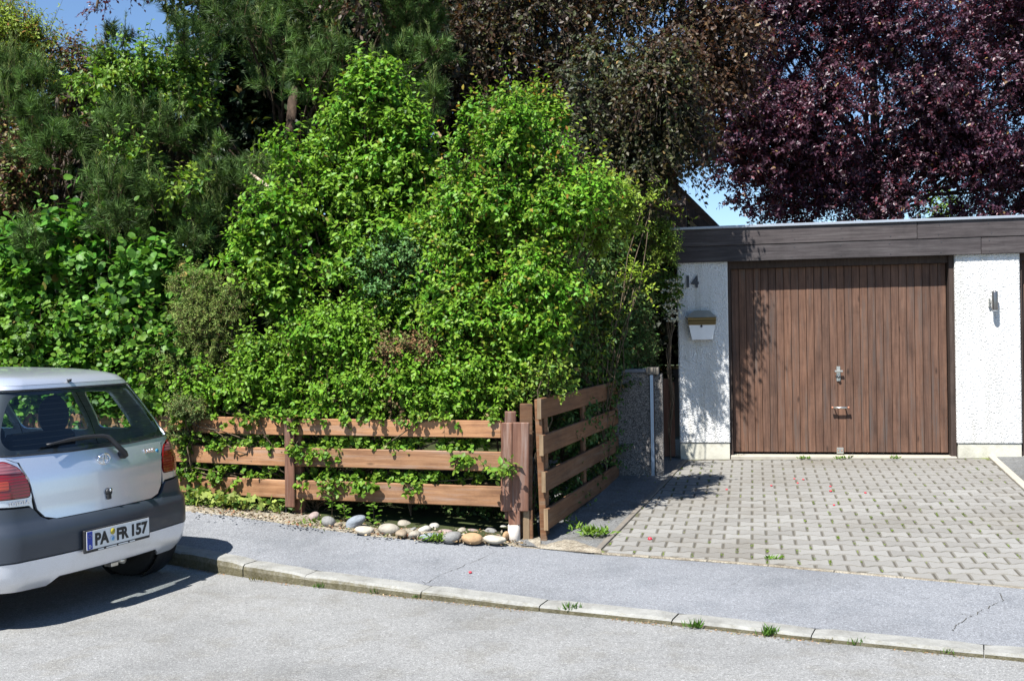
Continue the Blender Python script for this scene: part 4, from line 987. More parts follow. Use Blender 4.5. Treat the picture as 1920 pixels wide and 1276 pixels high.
for sg in (1, -1):
    Q = lambda x, z: (sg*qx(x, z), z)
    for pts in (((.93, .62), (.93, .9), (.95, 1.36)), ((1.64, .32), (1.64, .9), (1.64, 1.36)), ((2.62, .34), (2.62, .7), (2.60, 1.0)), ((.95, .33), (1.64, .32)), ((1.64, .32), (2.6, .33)), ((.88, .45), (.93, .62))):
        P = [SN(*Q(a[0]+(b[0]-a[0])*t, a[1]+(b[1]-a[1])*t), .0) for a, b in zip(pts[:-1], pts[1:]) for t in np.linspace(0, 1, 6)]; tube('door_seam', P, .0035, MAT['seam'], car, 4)
    tube('side_moulding', [SN(*Q(x, .58), .004) for x in np.linspace(.98, 2.58, 14)], .02, MAT['bumper'], car, 6)
    for x in (1.08, 1.78): tube('door_handle', [SN(*Q(x+t, .86), .018) for t in (0, .05, .11, .16)], .012, MAT['paint'], car, 6)
    o = link('door_mirror', blob_mesh('door_mirror', MAT['paint'], .06, .10, .065, 4, 3, .05), car); o.location = SN(*Q(2.5, 1.02), .11)
    tube('mirror_arm', [SN(*Q(2.5, 1.0), 0), SN(*Q(2.5, 1.0), .08)], .02, MAT['black'], car, 6)
    tube('roof_gutter', [SN(*Q(x, 1.47), .002) for x in np.linspace(.75, 1.75, 10)], .006, MAT['black'], car, 5)
    hl = patch('headlight', [(sg*3.15, .60), (sg*3.9, .58), (sg*4.3, .62), (sg*4.2, .75), (sg*3.1, .78)], [], m_plain('headlight_glass', (.7, .72, .74), .1) if sg == 1 else bpy.data.materials['headlight_glass'], car, .006, (.06, .03))
# interior
intr = empty('interior', (0, 0, 0)); intr.parent = car
def ibox(name, x0, x1, y0, y1, z0, z1, mat='interior', b=.03): return box(name, x0, x1, y0, y1, z0, z1, MAT[mat], intr, b)
ibox('floor_pan', .25, 3.3, -.70, .70, .22, .34); ibox('parcel_shelf', .22, .80, -.60, .60, .90, .93, b=.01); ibox('dashboard', 2.35, 2.75, -.66, .66, .75, 1.0)
def seat(x, y, w):
    box('seat_back', x, x+.14, y-w/2, y+w/2, .5, 1.03, MAT['interior'], intr, .04); box('seat_cushion', x+.1, x+.58, y-w/2, y+w/2, .38, .52, MAT['interior'], intr, .04)
seat(.86, .3, .56); seat(.86, -.3, .56); seat(1.55, .36, .46); seat(1.55, -.36, .46)
def headrest(x, y, z, w, h):
    me = blob_mesh('headrest', MAT['interior'], .06, w/2, h/2, 5, 3, .03); o = link('headrest', me, intr); o.location = (x, y, z)
headrest(.93, -.42, 1.13, .25, .27); headrest(.93, .32, 1.05, .24, .15); headrest(1.62, -.36, 1.14, .26, .2); headrest(1.62, .36, 1.14, .26, .2)
box('brake_light', .315, .335, -.02, .17, 1.315, 1.338, m_plain('dim_red', (.16, .015, .015), .3), intr, .004)
box('warning_cloth', .36, .46, .36, .47, .932, .955, m_plain('orange_cloth', (.7, .16, .03), .8), intr, .01)
patch('headliner', [(-2.0, 1.39), (2.0, 1.39), (3.2, 1.39), (3.2, 1.66), (-3.2, 1.66), (-3.2, 1.39)], [], MAT['interior'], intr, -.03, (.15, .05))
for i in range(9):
    z = 1.04+i*.032; q = 1.02
    tube('heater_wire', [SN(qq, z, -.009) for qq in np.linspace(-q, q, 14)], .0009, MAT['black'], intr, 3, False)
# underside, wheels
box('underbody', .18, 3.4, -.66, .66, .225, .30, MAT['black'], car, .02); box('muffler', .22, .42, -.35, .30, .20, .30, MAT['dmetal'], car, .04)
tube('exhaust', [(.1, -.18, .235), (.3, -.18, .25)], .02, MAT['metal'], car, 12); tube('rear_axle', [(.55, -.62, .27), (.55, .62, .27)], .035, MAT['black'], car, 10)
box('tow_eye', .03, .09, -.06, -.0, .235, .262, MAT['metal'], car, .004)
for sx in (.55, 2.92):
    for sy in (-1, 1):
        w = empty('wheel', (sx, sy*.725, .287)); w.parent = car
        lathe('tyre', [(.17, -.078), (.20, -.084), (.262, -.08), (.28, -.068), (.287, -.05), (.287, .05), (.28, .068), (.262, .08), (.20, .084), (.17, .078)], MAT['rubber'], w, 48, 'y', closed=True)
        rm = lathe('rim', [(.168, -.07), (.172, .07), (.16, .072), (.13, .045), (.05, .05), (.0, .055)] if sy > 0 else [(.168, .07), (.172, -.07), (.16, -.072), (.13, -.045), (.05, -.05), (.0, -.055)], MAT['metal'], w, 32, 'y')
        lathe('wheel_arch_liner', [(.31, -.12), (.32, .06), (.31, .06), (.30, -.12)], MAT['black'], w, 32, 'y', closed=True)
        vf = []
        for k in range(56):
            a = 2*math.pi*k/56; 
            for y0, y1 in ((-.06, -.008), (.008, .06)):
                vv, ff = _boxvf(-.006, .006, y0, y1, .285, .2905); c, s_ = math.cos(a+(.05 if y0 > 0 else 0)), math.sin(a+(.05 if y0 > 0 else 0))
                vf.append(([(x*c+z*s_, y, -x*s_+z*c) for x, y, z in vv], ff))
        tag(obj('tread', *join(vf), MAT['rubber'], w), kind='stuff')

# ------------------------------------------------------------------ house behind the hedge
MAT['hwall'] = m_plain('beige_house_render', (.52, .47, .4), .9, 0, .2, 0, .06)
MAT['tile'] = m_wood('brown_roof_tile', (.2, .13, .09), (.12, .08, .055), (.3, .22, .16), 'x')
hp = at(1215, 700, 13.4)
house = empty('house', (hp[0], hp[1], .3), -GA, 'beige house with dark brown gable roof mostly hidden behind the garden trees', 'house')
def hbox(name, x0, x1, y0, y1, z0, z1, mat, par=house, b=0.): return box(name, x0, x1, y0, y1, z0, z1, mat, par, b)
hbox('wall', -6.5, .06, 0, .3, 0, 2.45, MAT['hwall']); hbox('wall', .06, .75, .02, .3, 0, .9, m_plain('shade_toned_wall_base', (.11, .12, .14), .8)); hbox('wall', .75, 1.1, 0, .3, 0, 2.45, MAT['hwall']); hbox('wall', .8, 1.1, .3, 7, 0, 2.45, MAT['hwall'])  # wall below the window: its shade is painted in as dark blue-grey
wf = hbox('window', .07, .72, .05, .1, .92, 2.42, MAT['dark_wood']);
o = box('pane', -.10, .26, -.03, -.026, -.66, .66, m_plain('dark_pane', (.03, .035, .04), .05), wf); o = box('frame', -.31, -.14, -.06, -.027, -.74, .74, MAT['dark_wood'], wf, .004); o = box('frame', .27, .32, -.06, -.027, -.74, .74, MAT['dark_wood'], wf, .004)
hbox('window_sill', .06, .76, -.06, .02, .87, .91, m_plain('yellowed_sill', (.5, .42, .2), .6))
def wpt(px, py, d):   # point of the photograph on the house's front plane moved back by d
    p = on_plane(px, py, np.array([hp[0], hp[1], 0])+GN*d, GN)-np.array([hp[0], hp[1], .3]); return (float(p@GU), float(p@GN), float(p[2]))
def slab(name, pts, th, mat, par, nrm=(0, 0, -1)):
    n = Vector(nrm)*th; v = [Vector(p) for p in pts]; v2 = [p+n for p in v]; m = len(v)
    f = [tuple(range(m)), tuple(range(2*m-1, m-1, -1))]+[(i, (i+1) % m, m+(i+1) % m, m+i) for i in range(m)]
    return link(name, fix(mesh(name, v+v2, f, mat)), par)
e0 = wpt(1362, 436, -.5); e1 = wpt(1244, 318, -.5)      # verge, falling to the right
ridge = (e1[0]-1.2, e1[1], e1[2]+1.2*(e1[2]-e0[2])/(e0[0]-e1[0])); dv_ = Vector(ridge)-Vector(e0)
slab('verge_board', [e0, ridge, (ridge[0], ridge[1], ridge[2]-.30), (e0[0], e0[1], e0[2]-.28)], .03, MAT['dark_wood'], house, (0, 1, 0))
rp = slab('roof', [e0, ridge, (ridge[0], ridge[1]+8, ridge[2]), (e0[0], e0[1]+8, e0[2])], .12, MAT['tile'], house)
l0 = (ridge[0]-4.2, ridge[1], ridge[2]-2.2)
slab('roof', [(l0[0], l0[1], l0[2]), ridge, (ridge[0], ridge[1]+8, ridge[2]), (l0[0], l0[1]+8, l0[2])], .12, MAT['tile'], house)
slab('gable_wall', [(e0[0]-.5, .1, 2.4), (ridge[0], .1, ridge[2]-.3), (l0[0]+.4, .1, 2.4)], .15, MAT['dark_wood'], house, (0, 1, 0))
hbox('soffit', -6.6, e0[0]+.05, -.5, .3, 2.47, 2.60, MAT['dark_wood'])
# pent roof of tiles seen left of the verge: every course a part
a0 = np.array(wpt(1228, 388, -.9)); a1 = np.array(wpt(1290, 402, -.9)); a2 = np.array(wpt(1222, 342, -.35))
for k in range(7):
    t = k/7; z0 = a0[2]+(a2[2]-a0[2])*t; y0 = a0[1]+(a2[1]-a0[1])*t
    for j in range(12):
        x1_ = a1[0]-.02-j*.24+(.12 if k % 2 else 0)
        if x1_ > a1[0]-.02-(t*.36): continue
        me = boxmesh('roof_tile', (.232, .012, .16), MAT['tile'], .003) if (k == 0 and j == 0) or 'TM' not in globals() else TM
        TM = me; o = link('roof_tile', TM, house); o.location = (x1_-.12, y0-.01, z0+.06); o.rotation_euler = (-R(42), 0, 0)
hbox('pent_roof', a1[0]-3.2, a1[0]-.02, -.9, .0, 2.47, a0[2]+.0 if a0[2] > 2.5 else 2.55, MAT['dark_wood'])

# ------------------------------------------------------------------ foliage
def unit(a): return a/np.maximum(np.linalg.norm(a, axis=-1, keepdims=True), 1e-9)
LEAF2 = (np.array([[0, 0, 0], [.42, .30, .07], [1, 0, -.06], [.42, -.30, .07]]), np.array([[0, 2, 1], [0, 3, 2]]))
LEAF6 = (np.array([[0, 0, 0], [.22, .22, .05], [.55, .26, .05], [1, 0, -.12], [.55, -.26, .05], [.22, -.22, .05], [.5, 0, -.01]]), np.array([[0, 6, 1], [1, 6, 2], [2, 6, 3], [6, 4, 3], [6, 5, 4], [0, 5, 6]]))
ROUND = (np.array([[0, 0, 0], [.12, .30, .05], [.5, .44, .06], [.85, .26, 0], [1, 0, -.1], [.85, -.26, 0], [.5, -.44, .06], [.12, -.30, .05], [.5, 0, -.03]]), np.array([[0, 8, 1], [1, 8, 2], [2, 8, 3], [3, 8, 4], [8, 5, 4], [8, 6, 5], [8, 7, 6], [0, 7, 8]]))
NEED = (np.array([[0, .5, 0], [0, -.5, 0], [1, 0, 0]]), np.array([[0, 1, 2]]))
IVY = (np.array([[0, 0, 0], [.05, .35, .03], [.35, .2, .02], [.5, .45, 0], [1, 0, -.05], [.5, -.45, 0], [.35, -.2, .02], [.05, -.35, .03]]), np.array([[0, 2, 1], [0, 4, 2], [2, 4, 3], [0, 6, 4], [6, 5, 4], [0, 7, 6]]))
def FY(off):
    return lambda px: 7.776/(1+.3333*(px-960)/FPX)+off
def leaves(P, D, Nn, size, tint, shape, wid=1.0, curl=None):
    """one leaf shape copied to every P; returns vertices, triangles, tints"""
    tv, tf = shape; D = unit(D); W = unit(np.cross(Nn, D)); Nn = np.cross(D, W); s = size[:, None, None]
    V = P[:, None, :] + s*(tv[None, :, 0, None]*D[:, None, :] + tv[None, :, 1, None]*wid*W[:, None, :] + tv[None, :, 2, None]*Nn[:, None, :])
    n, m = len(P), len(tv); T = (tf[None] + (np.arange(n)*m)[:, None, None]).reshape(-1, 3); C = np.repeat(tint, m, axis=0)
    return V.reshape(-1, 3), T, C
def merge(L):
    V = []; T = []; C = []; o = 0
    for v, t, c in L: V.append(v); T.append(t+o); C.append(c); o += len(v)
    return np.concatenate(V), np.concatenate(T), np.concatenate(C)
def stems(P0, P1, r0, r1, tint):
    """straight three-sided twigs from P0 to P1"""
    D = unit(P1-P0); A = unit(np.cross(D, np.array([.3, .2, .93]))); B = np.cross(D, A); n = len(P0); V = []
    for P, r in ((P0, r0), (P1, r1)):
        for k in range(3): a = 2.094*k; V.append(P+(A*math.cos(a)+B*math.sin(a))*np.asarray(r).reshape(-1, 1))
    V = np.stack(V, 1).reshape(-1, 3); tf = np.array([[0, 1, 4], [0, 4, 3], [1, 2, 5], [1, 5, 4], [2, 0, 3], [2, 3, 5]])
    T = (tf[None]+(np.arange(n)*6)[:, None, None]).reshape(-1, 3); return V, T, np.tile(np.array(tint), (len(V), 1))
def fill(poly, n, Y0, Y1=None, xa=None, xb=None, thick=.5, holes=()):
    """n points in a polygon of the photograph set at their real distance"""
    poly = np.array(poly, float); out = []; lo = poly.min(0); hi = poly.max(0); xa = lo[0] if xa is None else xa; xb = hi[0] if xb is None else xb
    while len(out) < n:
        q = rng.uniform(lo, hi, (n*2, 2)); q = q[inside(q, poly)]
        for (hx, hy, rx, ry) in holes: q = q[((q[:, 0]-hx)/rx)**2+((q[:, 1]-hy)/ry)**2 > 1]
        out += list(q)
    q = np.array(out[:n]); t = np.clip((q[:, 0]-xa)/(xb-xa), 0, 1); Y = (Y0(q[:, 0]) if callable(Y0) else Y0+((Y1 if Y1 is not None else Y0)-Y0)*t)+rng.uniform(0, 1, n)**1.5*thick
    d = _F[None]+_R[None]*((q[:, 0]-960)/FPX)[:, None]+_U[None]*((638-q[:, 1])/FPX)[:, None]; return CAM+d*(Y/d[:, 1])[:, None]
def mass(poly, Y, nc, ns, cr, thick=.6, holes=(), flat=.85, back_keep=.25, inner=.15, nh=0):
    """clumps spread through a region; returns sprig origins, outward directions and clump index"""
    if nh: pl_ = np.array(poly, float); c_ = rng.uniform(pl_.min(0), pl_.max(0), (nh, 2)); holes = tuple(holes)+tuple((a, b, rng.uniform(14, 34), rng.uniform(10, 24)) for a, b in c_)
    Y0, Y1 = (Y if hasattr(Y, '__len__') else (Y, Y)); C = fill(poly, nc, Y0, Y1, thick=thick, holes=holes); rr = cr*rng.uniform(.65, 1.35, nc)
    w = rr**2; ci = rng.choice(nc, ns*2, p=w/w.sum()); d = unit(rng.normal(size=(ns*2, 3)))
    keep = (rng.uniform(size=ns*2) < np.where(d[:, 1] > .35, back_keep, 1)) & (rng.uniform(size=ns*2) < np.where(d[:, 2] < -.4, .55, 1)); ci = ci[keep][:ns]; d = d[keep][:ns]
    u = rng.uniform(size=len(d)); rad = np.where(u < inner, rng.uniform(.1, .7, len(d)), .72+.33*rng.uniform(size=len(d))**.6)
    P = C[ci]+d*(rr[ci]*rad)[:, None]*np.array([1, 1, flat]); return P, d, ci, C, rr
def sprigs(P, D, ci, length, k, size, base, alt, palt=.15, tip=None, shape=LEAF2, wid=1.0, up=.35, jit=.5, droop=0., spread=.9, twig=(.1, .07, .04), twigr=.0022, lvar=.3, cvar=.22, lead=.07, lup=.8, ltip=None):
    n = len(P); S0 = unit(D*.75+np.array([0, -.12, up])+rng.normal(size=(n, 3))*jit*.5); L = length*rng.uniform(.6, 1.3, n)
    ld = (rng.uniform(size=n) < lead) & (D[:, 2] > -.1); S0[ld] = unit(S0[ld]*.6+np.array([0, -.1, lup])+rng.normal(size=(ld.sum(), 3))*.25); L[ld] *= rng.uniform(1.5, 2.6, ld.sum())
    A = unit(np.cross(S0, rng.normal(size=(n, 3)))); B = np.cross(S0, A); out = []; base = np.array(base); alt = np.array(alt)
    nc = ci.max()+1; clum = rng.normal(1, .13, nc)[:, None]*np.array([1, 1, 1])+rng.normal(0, .06, (nc, 3))*np.array([1.2, .3, .6])
    for j in range(k):
        t = (j+.5)/k+rng.uniform(-.3, .3, n)/k; ph = rng.uniform(0, 6.28, n)*.35+j*2.4
        rad = A*np.cos(ph)[:, None]+B*np.sin(ph)[:, None]; pos = P+S0*(L*t)[:, None]+np.array([0, 0, -1])*(droop*L*t*t)[:, None]
        d = unit(S0*(.35+.5*(j == k-1))+rad*spread+np.array([0, 0, -.18-droop*.5])+rng.normal(size=(n, 3))*.22); nn = unit(np.array([0, -.35, .8])+rng.normal(size=(n, 3))*.42+D*.25)
        c = base[None]*clum[ci]*rng.normal(1, cvar, (n, 1)); m = rng.uniform(size=(n, 1)) < palt; c = np.where(m, alt[None]*rng.normal(1, .15, (n, 1)), c)
        dd = rng.uniform(size=(n, 1)) < .014; c = np.where(dd, np.array([.26, .17, .06])*rng.normal(1, .2, (n, 1)), c)
        if tip is not None: w = np.clip((t-.55)*2.2, 0, 1)[:, None]*rng.uniform(.3, 1, (n, 1)); tc_ = np.where((ld & (rng.uniform(size=n) < .6))[:, None], np.array(ltip if ltip is not None else tip), np.array(tip)); c = c*(1-w)+tc_*w
        out.append(leaves(pos, d, nn, size*rng.uniform(1-lvar, 1+lvar, n)*(1-.25*t), np.clip(c, .003, .8), shape, wid))
    if twigr: out.append(stems(P-S0*(L*.15)[:, None], P+S0*(L*.95)[:, None]+np.array([0, 0, -1])*(droop*L*.9)[:, None], twigr*1.5, twigr*.6, twig))
    return merge(out)
def branch_net(root, C, r0, n=None, rt=.012, wob=.12, sides=6, fork=.45):
    """limbs from a stem point to the clump centres, as one connected bough mesh"""
    vfs = []; root = np.array(root, float); idx = range(len(C)) if n is None else rng.choice(len(C), min(n, len(C)), replace=False)
    for i in idx:
        c = C[i]; L = np.linalg.norm(c-root); ts = np.linspace(0, 1, 7); base = root+np.array([0, 0, rng.uniform(0, .5)*max(0, (c-root)[2])])
        mid = base*(1-fork)+c*fork+np.array([0, 0, L*.08]); pts = [(1-t)**2*base+2*t*(1-t)*mid+t*t*c+rng.normal(size=3)*wob*.35*math.sin(t*3.14)*min(1, L) for t in ts]
        vfs.append(tube_vf(pts, [r0*(1-t)+rt*t for t in ts], sides, False))
    return join(vfs)
def trunk_vf(p, top, r0, r1, wob=.05, n=10):
    p = np.array(p, float); top = np.array(top, float); ts = np.linspace(0, 1, 9); pts = [p+(top-p)*t+np.array([math.sin(t*5)*wob, math.cos(t*4)*wob, 0]) for t in ts]
    return tube_vf(pts, [r0*(1-t)+r1*t+(r0*.5*max(0, .12-t)/.12) for t in ts], n, True)
def plant(name, label, cat, masses, mat, sp, trunk=None, group=None, barkm='twig', limb=.02, part='foliage', stemname='stems', nlimb=None, kind=None, wob=.12):
    """a plant: its foliage as one part, its trunk or stems as another"""
    parts = []; cen = []
    for ms in masses:
        kw = dict(sp); kw.update(ms.get('sp', {})); P, d, ci, C, rr = mass(ms['poly'], ms['Y'], ms['nc'], ms['ns'], ms['cr'], ms.get('thick', .6), ms.get('holes', ()), ms.get('flat', .85), ms.get('bk', .25), ms.get('inner', .15), ms.get('nh', 0))
        parts.append(kw.pop('fn', sprigs)(P, d, ci, **kw)); cen.append(C)
    V, T, C_ = merge(parts); cen = np.concatenate(cen)
    base = np.array(trunk['base'] if trunk else (cen[:, 0].mean(), cen[:, 1].mean()+.1, .15)); e = empty(name, base, 0, label, cat, group)
    link(part, tri_mesh(part, V-base, T, C_, MAT[mat]), e)
    if trunk:
        top = np.array(trunk['top']); v, f = join([trunk_vf(base, top, trunk['r'], trunk['r']*.4), branch_net(base+(top-base)*trunk.get('fork', .5), cen, limb, nlimb, wob=wob)])
        obj(trunk.get('name', 'trunk'), np.array(v)-base, f, MAT[barkm], e, True)
    else:
        v, f = branch_net(base, cen, limb, nlimb, .005, wob); obj(stemname, np.array(v)-base, f, MAT[barkm], e, True)
    return e
def pine_shoots(P, D, ci, length, k, size, base, alt, candle=.4, w=.0035):
    n = len(P); S0 = unit(D*.55+np.array([0, -.15, .55])+rng.normal(size=(n, 3))*.3); L = length*rng.uniform(.6, 1.3, n); up = rng.uniform(size=n) < candle; S0[up] = unit(S0[up]*.25+np.array([0, 0, 1])+rng.normal(size=(up.sum(), 3))*.06); L[up] *= 1.75
    A = unit(np.cross(S0, rng.normal(size=(n, 3)))); B = np.cross(S0, A); out = []; base = np.array(base); alt = np.array(alt); nc = ci.max()+1; clum = rng.normal(1, .16, nc)[:, None]; shb = np.clip(rng.normal(1, .38, (n, 1)), .35, 2)
    for j in range(k):
        t = rng.uniform(0, 1, n); ph = rng.uniform(0, 6.283, n); rad = A*np.cos(ph)[:, None]+B*np.sin(ph)[:, None]; fw = np.where(up, 1.7, .75)[:, None]
        d = unit(S0*fw*rng.uniform(.6, 1.5, (n, 1))+rad+rng.normal(size=(n, 3))*.12); nn = unit(rng.normal(size=(n, 3)))
        c = np.where(up[:, None], alt*rng.normal(1, .15, (n, 1)), base*clum[ci]*shb*rng.normal(1, .2, (n, 1))); sz = size*rng.uniform(.75, 1.2, n)*np.where(up, .55, 1)
        V, T, C = leaves(P+S0*(L*t)[:, None], d, nn, sz, np.clip(c, .003, .8), NEED, w/size); out.append((V, T, C))
    tw = stems(P-S0*(L*.4)[:, None], P+S0*L[:, None], np.full(n, .004), np.full(n, .003), (.09, .065, .035)); out.append(tw); return merge(out)

GREEN = (.085, .16, .022); LIME = (.20, .27, .035); MID = (.055, .12, .02); DEEP = (.028, .062, .018)
# dense dark trees far back that close the view behind the hedge
plant('dark_spruce', 'dense dark spruce standing deep behind the pine at the left', 'tree', [dict(poly=[(-120, 310), (-60, 280), (120, 270), (290, 260), (390, 180), (420, -60), (850, -90), (870, 700), (-120, 760)], Y=13.4, nc=120, ns=8600, cr=.5, thick=1.0, bk=.1), dict(poly=[(-120, 270), (230, 250), (240, 520), (-120, 520)], Y=12.6, nc=36, ns=2600, cr=.36, thick=.5, bk=.1), dict(poly=[(410, 50), (640, 50), (640, 380), (400, 380)], Y=12.5, nc=26, ns=2600, cr=.38, thick=.5, bk=.1)], 'dleaf',
      dict(length=.3, k=9, size=.15, base=(.018, .036, .012), alt=(.05, .07, .02), palt=.1, shape=LEAF2, twigr=0), trunk=dict(base=at(400, 800, 14.5)*[1, 1, 0]+[0, 0, .1], top=at(420, 60, 14.5), r=.2), barkm='bark', limb=.03, part='crown', nlimb=20)
plant('dark_cypress', 'tall dark evergreen close behind the copper beech and the house wall', 'tree', [dict(poly=[(840, 100), (940, 150), (1000, 110), (1090, 150), (1180, 130), (1225, 230), (1205, 340), (1215, 700), (850, 720)], Y=12.9, nc=80, ns=5600, cr=.42, thick=.6, bk=.1), dict(poly=[(830, -90), (1190, -90), (1190, 20), (1100, 60), (990, 40), (930, 110), (840, 100)], Y=13.2, nc=26, ns=1000, cr=.4, thick=.6, bk=.1)], 'dleaf',
      dict(length=.26, k=9, size=.13, base=(.018, .024, .011), alt=(.035, .03, .016), palt=.1, twigr=0), trunk=dict(base=at(1030, 820, 13.)*[1, 1, 0]+[0, 0, .1], top=at(1040, 250, 13.), r=.16), barkm='bark', limb=.03, part='crown', nlimb=14)
# pine
def pinemass(poly, Y, nc, ns, cr, **k): return dict(poly=poly, Y=Y, nc=nc, ns=ns, cr=cr, thick=k.get('th', .8), holes=k.get('holes', ()), nh=k.get('nh', 0), sp=k.get('sp', {}))
pk = dict(fn=pine_shoots, length=.15, k=74, size=.098, base=(.07, .125, .032), alt=(.2, .27, .08), candle=.17, w=.0075)
pb = at(520, 800, 11.6)*[1, 1, 0]+[0, 0, .2]
be = plant('pine_tree', 'large dark green pine with upright pale new shoots and brown boughs at the left', 'tree', [
    pinemass([(310, -60), (830, -60), (825, 70), (800, 170), (720, 130), (640, 190), (560, 250), (470, 200), (390, 160), (320, 50)], 10.4, 46, 820, .2, th=1.3, nh=12),
    pinemass([(560, 100), (820, 60), (835, 240), (760, 250), (640, 200)], 10.2, 10, 190, .2),
    pinemass([(-40, 120), (50, 90), (110, 190), (170, 240), (250, 290), (220, 320), (90, 300), (-40, 260)], 10.2, 17, 300, .18, nh=3),
    pinemass([(190, 240), (300, 190), (430, 250), (510, 300), (535, 345), (480, 370), (380, 330), (260, 330)], 9.9, 17, 330, .17, nh=5),
    pinemass([(120, 370), (190, 330), (300, 330), (420, 340), (480, 390), (380, 430), (230, 440), (140, 440)], 9.6, 15, 290, .15, nh=4),
    pinemass([(340, 440), (410, 440), (400, 490), (345, 490)], 9.6, 3, 46, .12), pinemass([(40, 440), (75, 440), (80, 490), (45, 495)], 9.6, 3, 36, .1),
    pinemass([(200, 80), (220, 80), (245, 170), (220, 190)], 10.4, 4, 40, .09), pinemass([(490, 580), (560, 590), (590, 630), (510, 640)], 9.1, 3, 36, .1), pinemass([(640, 410), (690, 420), (680, 470), (645, 465)], 9.2, 2, 30, .1), pinemass([(790, 60), (830, 60), (830, 190), (800, 190)], 10., 3, 40, .1)],
    'needle', pk, trunk=dict(base=pb, top=at(560, 150, 12.2), r=.13, fork=.6), barkm='pinebark', limb=.018, part='crown', nlimb=30)
tube('bough', [np.array(at(x, y, Y_))-pb for x, y, Y_ in ((470, 325, 9.9), (490, 340, 9.75), (505, 352, 9.65), (516, 362, 9.6), (519, 385, 9.6), (512, 402, 9.75))], [.012, .016, .018, .02, .019, .014], m_bark('pale_bark', (.28, .2, .15), (.5, .4, .32)), be)
# trees top left
plant('willow_tree', 'yellow-green narrow-leaved tree with reddish berries in the top left corner', 'tree', [dict(poly=[(-60, -10), (20, 10), (60, 50), (75, 80), (85, 120), (90, 150), (60, 180), (-60, 230)], Y=11.6, nc=26, ns=1500, cr=.17, thick=.8)], 'leaf',
      dict(length=.24, k=11, size=.06, base=(.2, .24, .04), alt=(.36, .1, .05), palt=.1, tip=(.3, .32, .06), wid=.6, shape=LEAF2, up=.6), trunk=dict(base=at(-40, 800, 12.6)*[1, 1, 0]+[0, 0, .1], top=at(10, 60, 12.6), r=.08), barkm='bark', part='crown')
plant('cherry_tree', 'reddish-leaved young tree between the pine boughs below the patch of sky', 'tree', [dict(poly=[(40, 90), (90, 130), (150, 130), (210, 110), (270, 170), (230, 230), (90, 190), (30, 150)], Y=11.6, nc=16, ns=600, cr=.2, thick=.6),
      dict(poly=[(-40, 250), (60, 260), (110, 330), (90, 440), (-40, 440)], Y=10.6, nc=16, ns=700, cr=.22, thick=.5)], 'bleaf', dict(length=.2, k=9, size=.06, base=(.075, .04, .022), alt=(.10, .17, .03), palt=.5, tip=(.2, .09, .04)),
      trunk=dict(base=at(90, 800, 11.4)*[1, 1, 0]+[0, 0, .1], top=at(120, 150, 11.6), r=.05), barkm='bark', part='crown')
plant('hornbeam', 'bright green leafy tree growing up through the pine under the sky gap', 'tree', [dict(poly=[(170, 150), (215, 110), (290, 90), (340, 130), (410, 180), (390, 220), (330, 210), (240, 190), (180, 180)], Y=10.3, nc=22, ns=560, cr=.15, thick=.6),
      dict(poly=[(220, 230), (280, 240), (280, 290), (230, 290)], Y=9.7, nc=2, ns=40, cr=.1), dict(poly=[(320, 330), (400, 330), (400, 380), (330, 380)], Y=9.5, nc=3, ns=70, cr=.13, sp=dict(tip=(.32, .36, .06)))], 'leaf',
      dict(length=.18, k=9, size=.07, base=(.10, .18, .03), alt=LIME, palt=.25, tip=(.2, .28, .05), shape=LEAF2), trunk=dict(base=at(330, 800, 11.)*[1, 1, 0]+[0, 0, .1], top=at(270, 160, 11.2), r=.05), barkm='bark', part='crown')
# copper beech
bb = at(1060, 830, 12.6)*[1, 1, 0]+[0, 0, .2]
bk = dict(length=.32, k=13, size=.07, base=(.038, .027, .014), alt=(.07, .08, .025), palt=.3, tip=(.08, .035, .02), cvar=.45, droop=.75, up=-.1, twig=(.06, .045, .035), twigr=.0022)
plant('copper_beech', 'copper beech with hanging bronze-green twigs in the middle, sky showing through', 'tree', [
    dict(poly=[(820, -70), (1300, -70), (1290, 20), (1240, 60), (1200, 110), (1100, 120), (1000, 90), (900, 120), (840, 60)], Y=11.4, nc=30, ns=1000, cr=.4, thick=1.2, holes=((1050, 70, 60, 30), (1150, 40, 30, 25), (1240, 60, 40, 35))),
    dict(poly=[(835, 60), (960, 90), (1010, 170), (1000, 260), (900, 240), (860, 200)], Y=11.4, nc=12, ns=380, cr=.33, thick=.9),
    dict(poly=[(1060, 110), (1250, 90), (1270, 200), (1230, 280), (1190, 350), (1110, 340), (1060, 240)], Y=10.2, nc=34, ns=1150, cr=.17, thick=.8, nh=14, sp=dict(size=.056, base=(.026, .034, .012), alt=(.056, .075, .02), tip=(.085, .06, .025))),
    dict(poly=[(1290, 0), (1400, 30), (1390, 120), (1340, 200), (1330, 260), (1290, 230), (1270, 160), (1260, 100)], Y=11.2, nc=16, ns=460, cr=.17, thick=.6, sp=dict(base=(.038, .022, .012), alt=(.085, .05, .02))),
    dict(poly=[(1212, 90), (1272, 100), (1278, 230), (1230, 260)], Y=10.15, nc=9, ns=330, cr=.14, thick=.3, sp=dict(size=.056)),
    dict(poly=[(1240, 220), (1300, 230), (1290, 310), (1240, 320)], Y=10.6, nc=6, ns=110, cr=.2, thick=.5),
    dict(poly=[(640, -60), (700, -60), (690, 30), (655, 30)], Y=10.2, nc=3, ns=60, cr=.18), dict(poly=[(1180, -60), (1340, -60), (1330, 10), (1230, 40)], Y=11.4, nc=7, ns=190, cr=.25, thick=.6)],
    'bleaf', bk, trunk=dict(base=bb, top=at(1080, -250, 12.6), r=.18, fork=.45), barkm='bark', limb=.022, part='crown', nlimb=50, wob=.5)
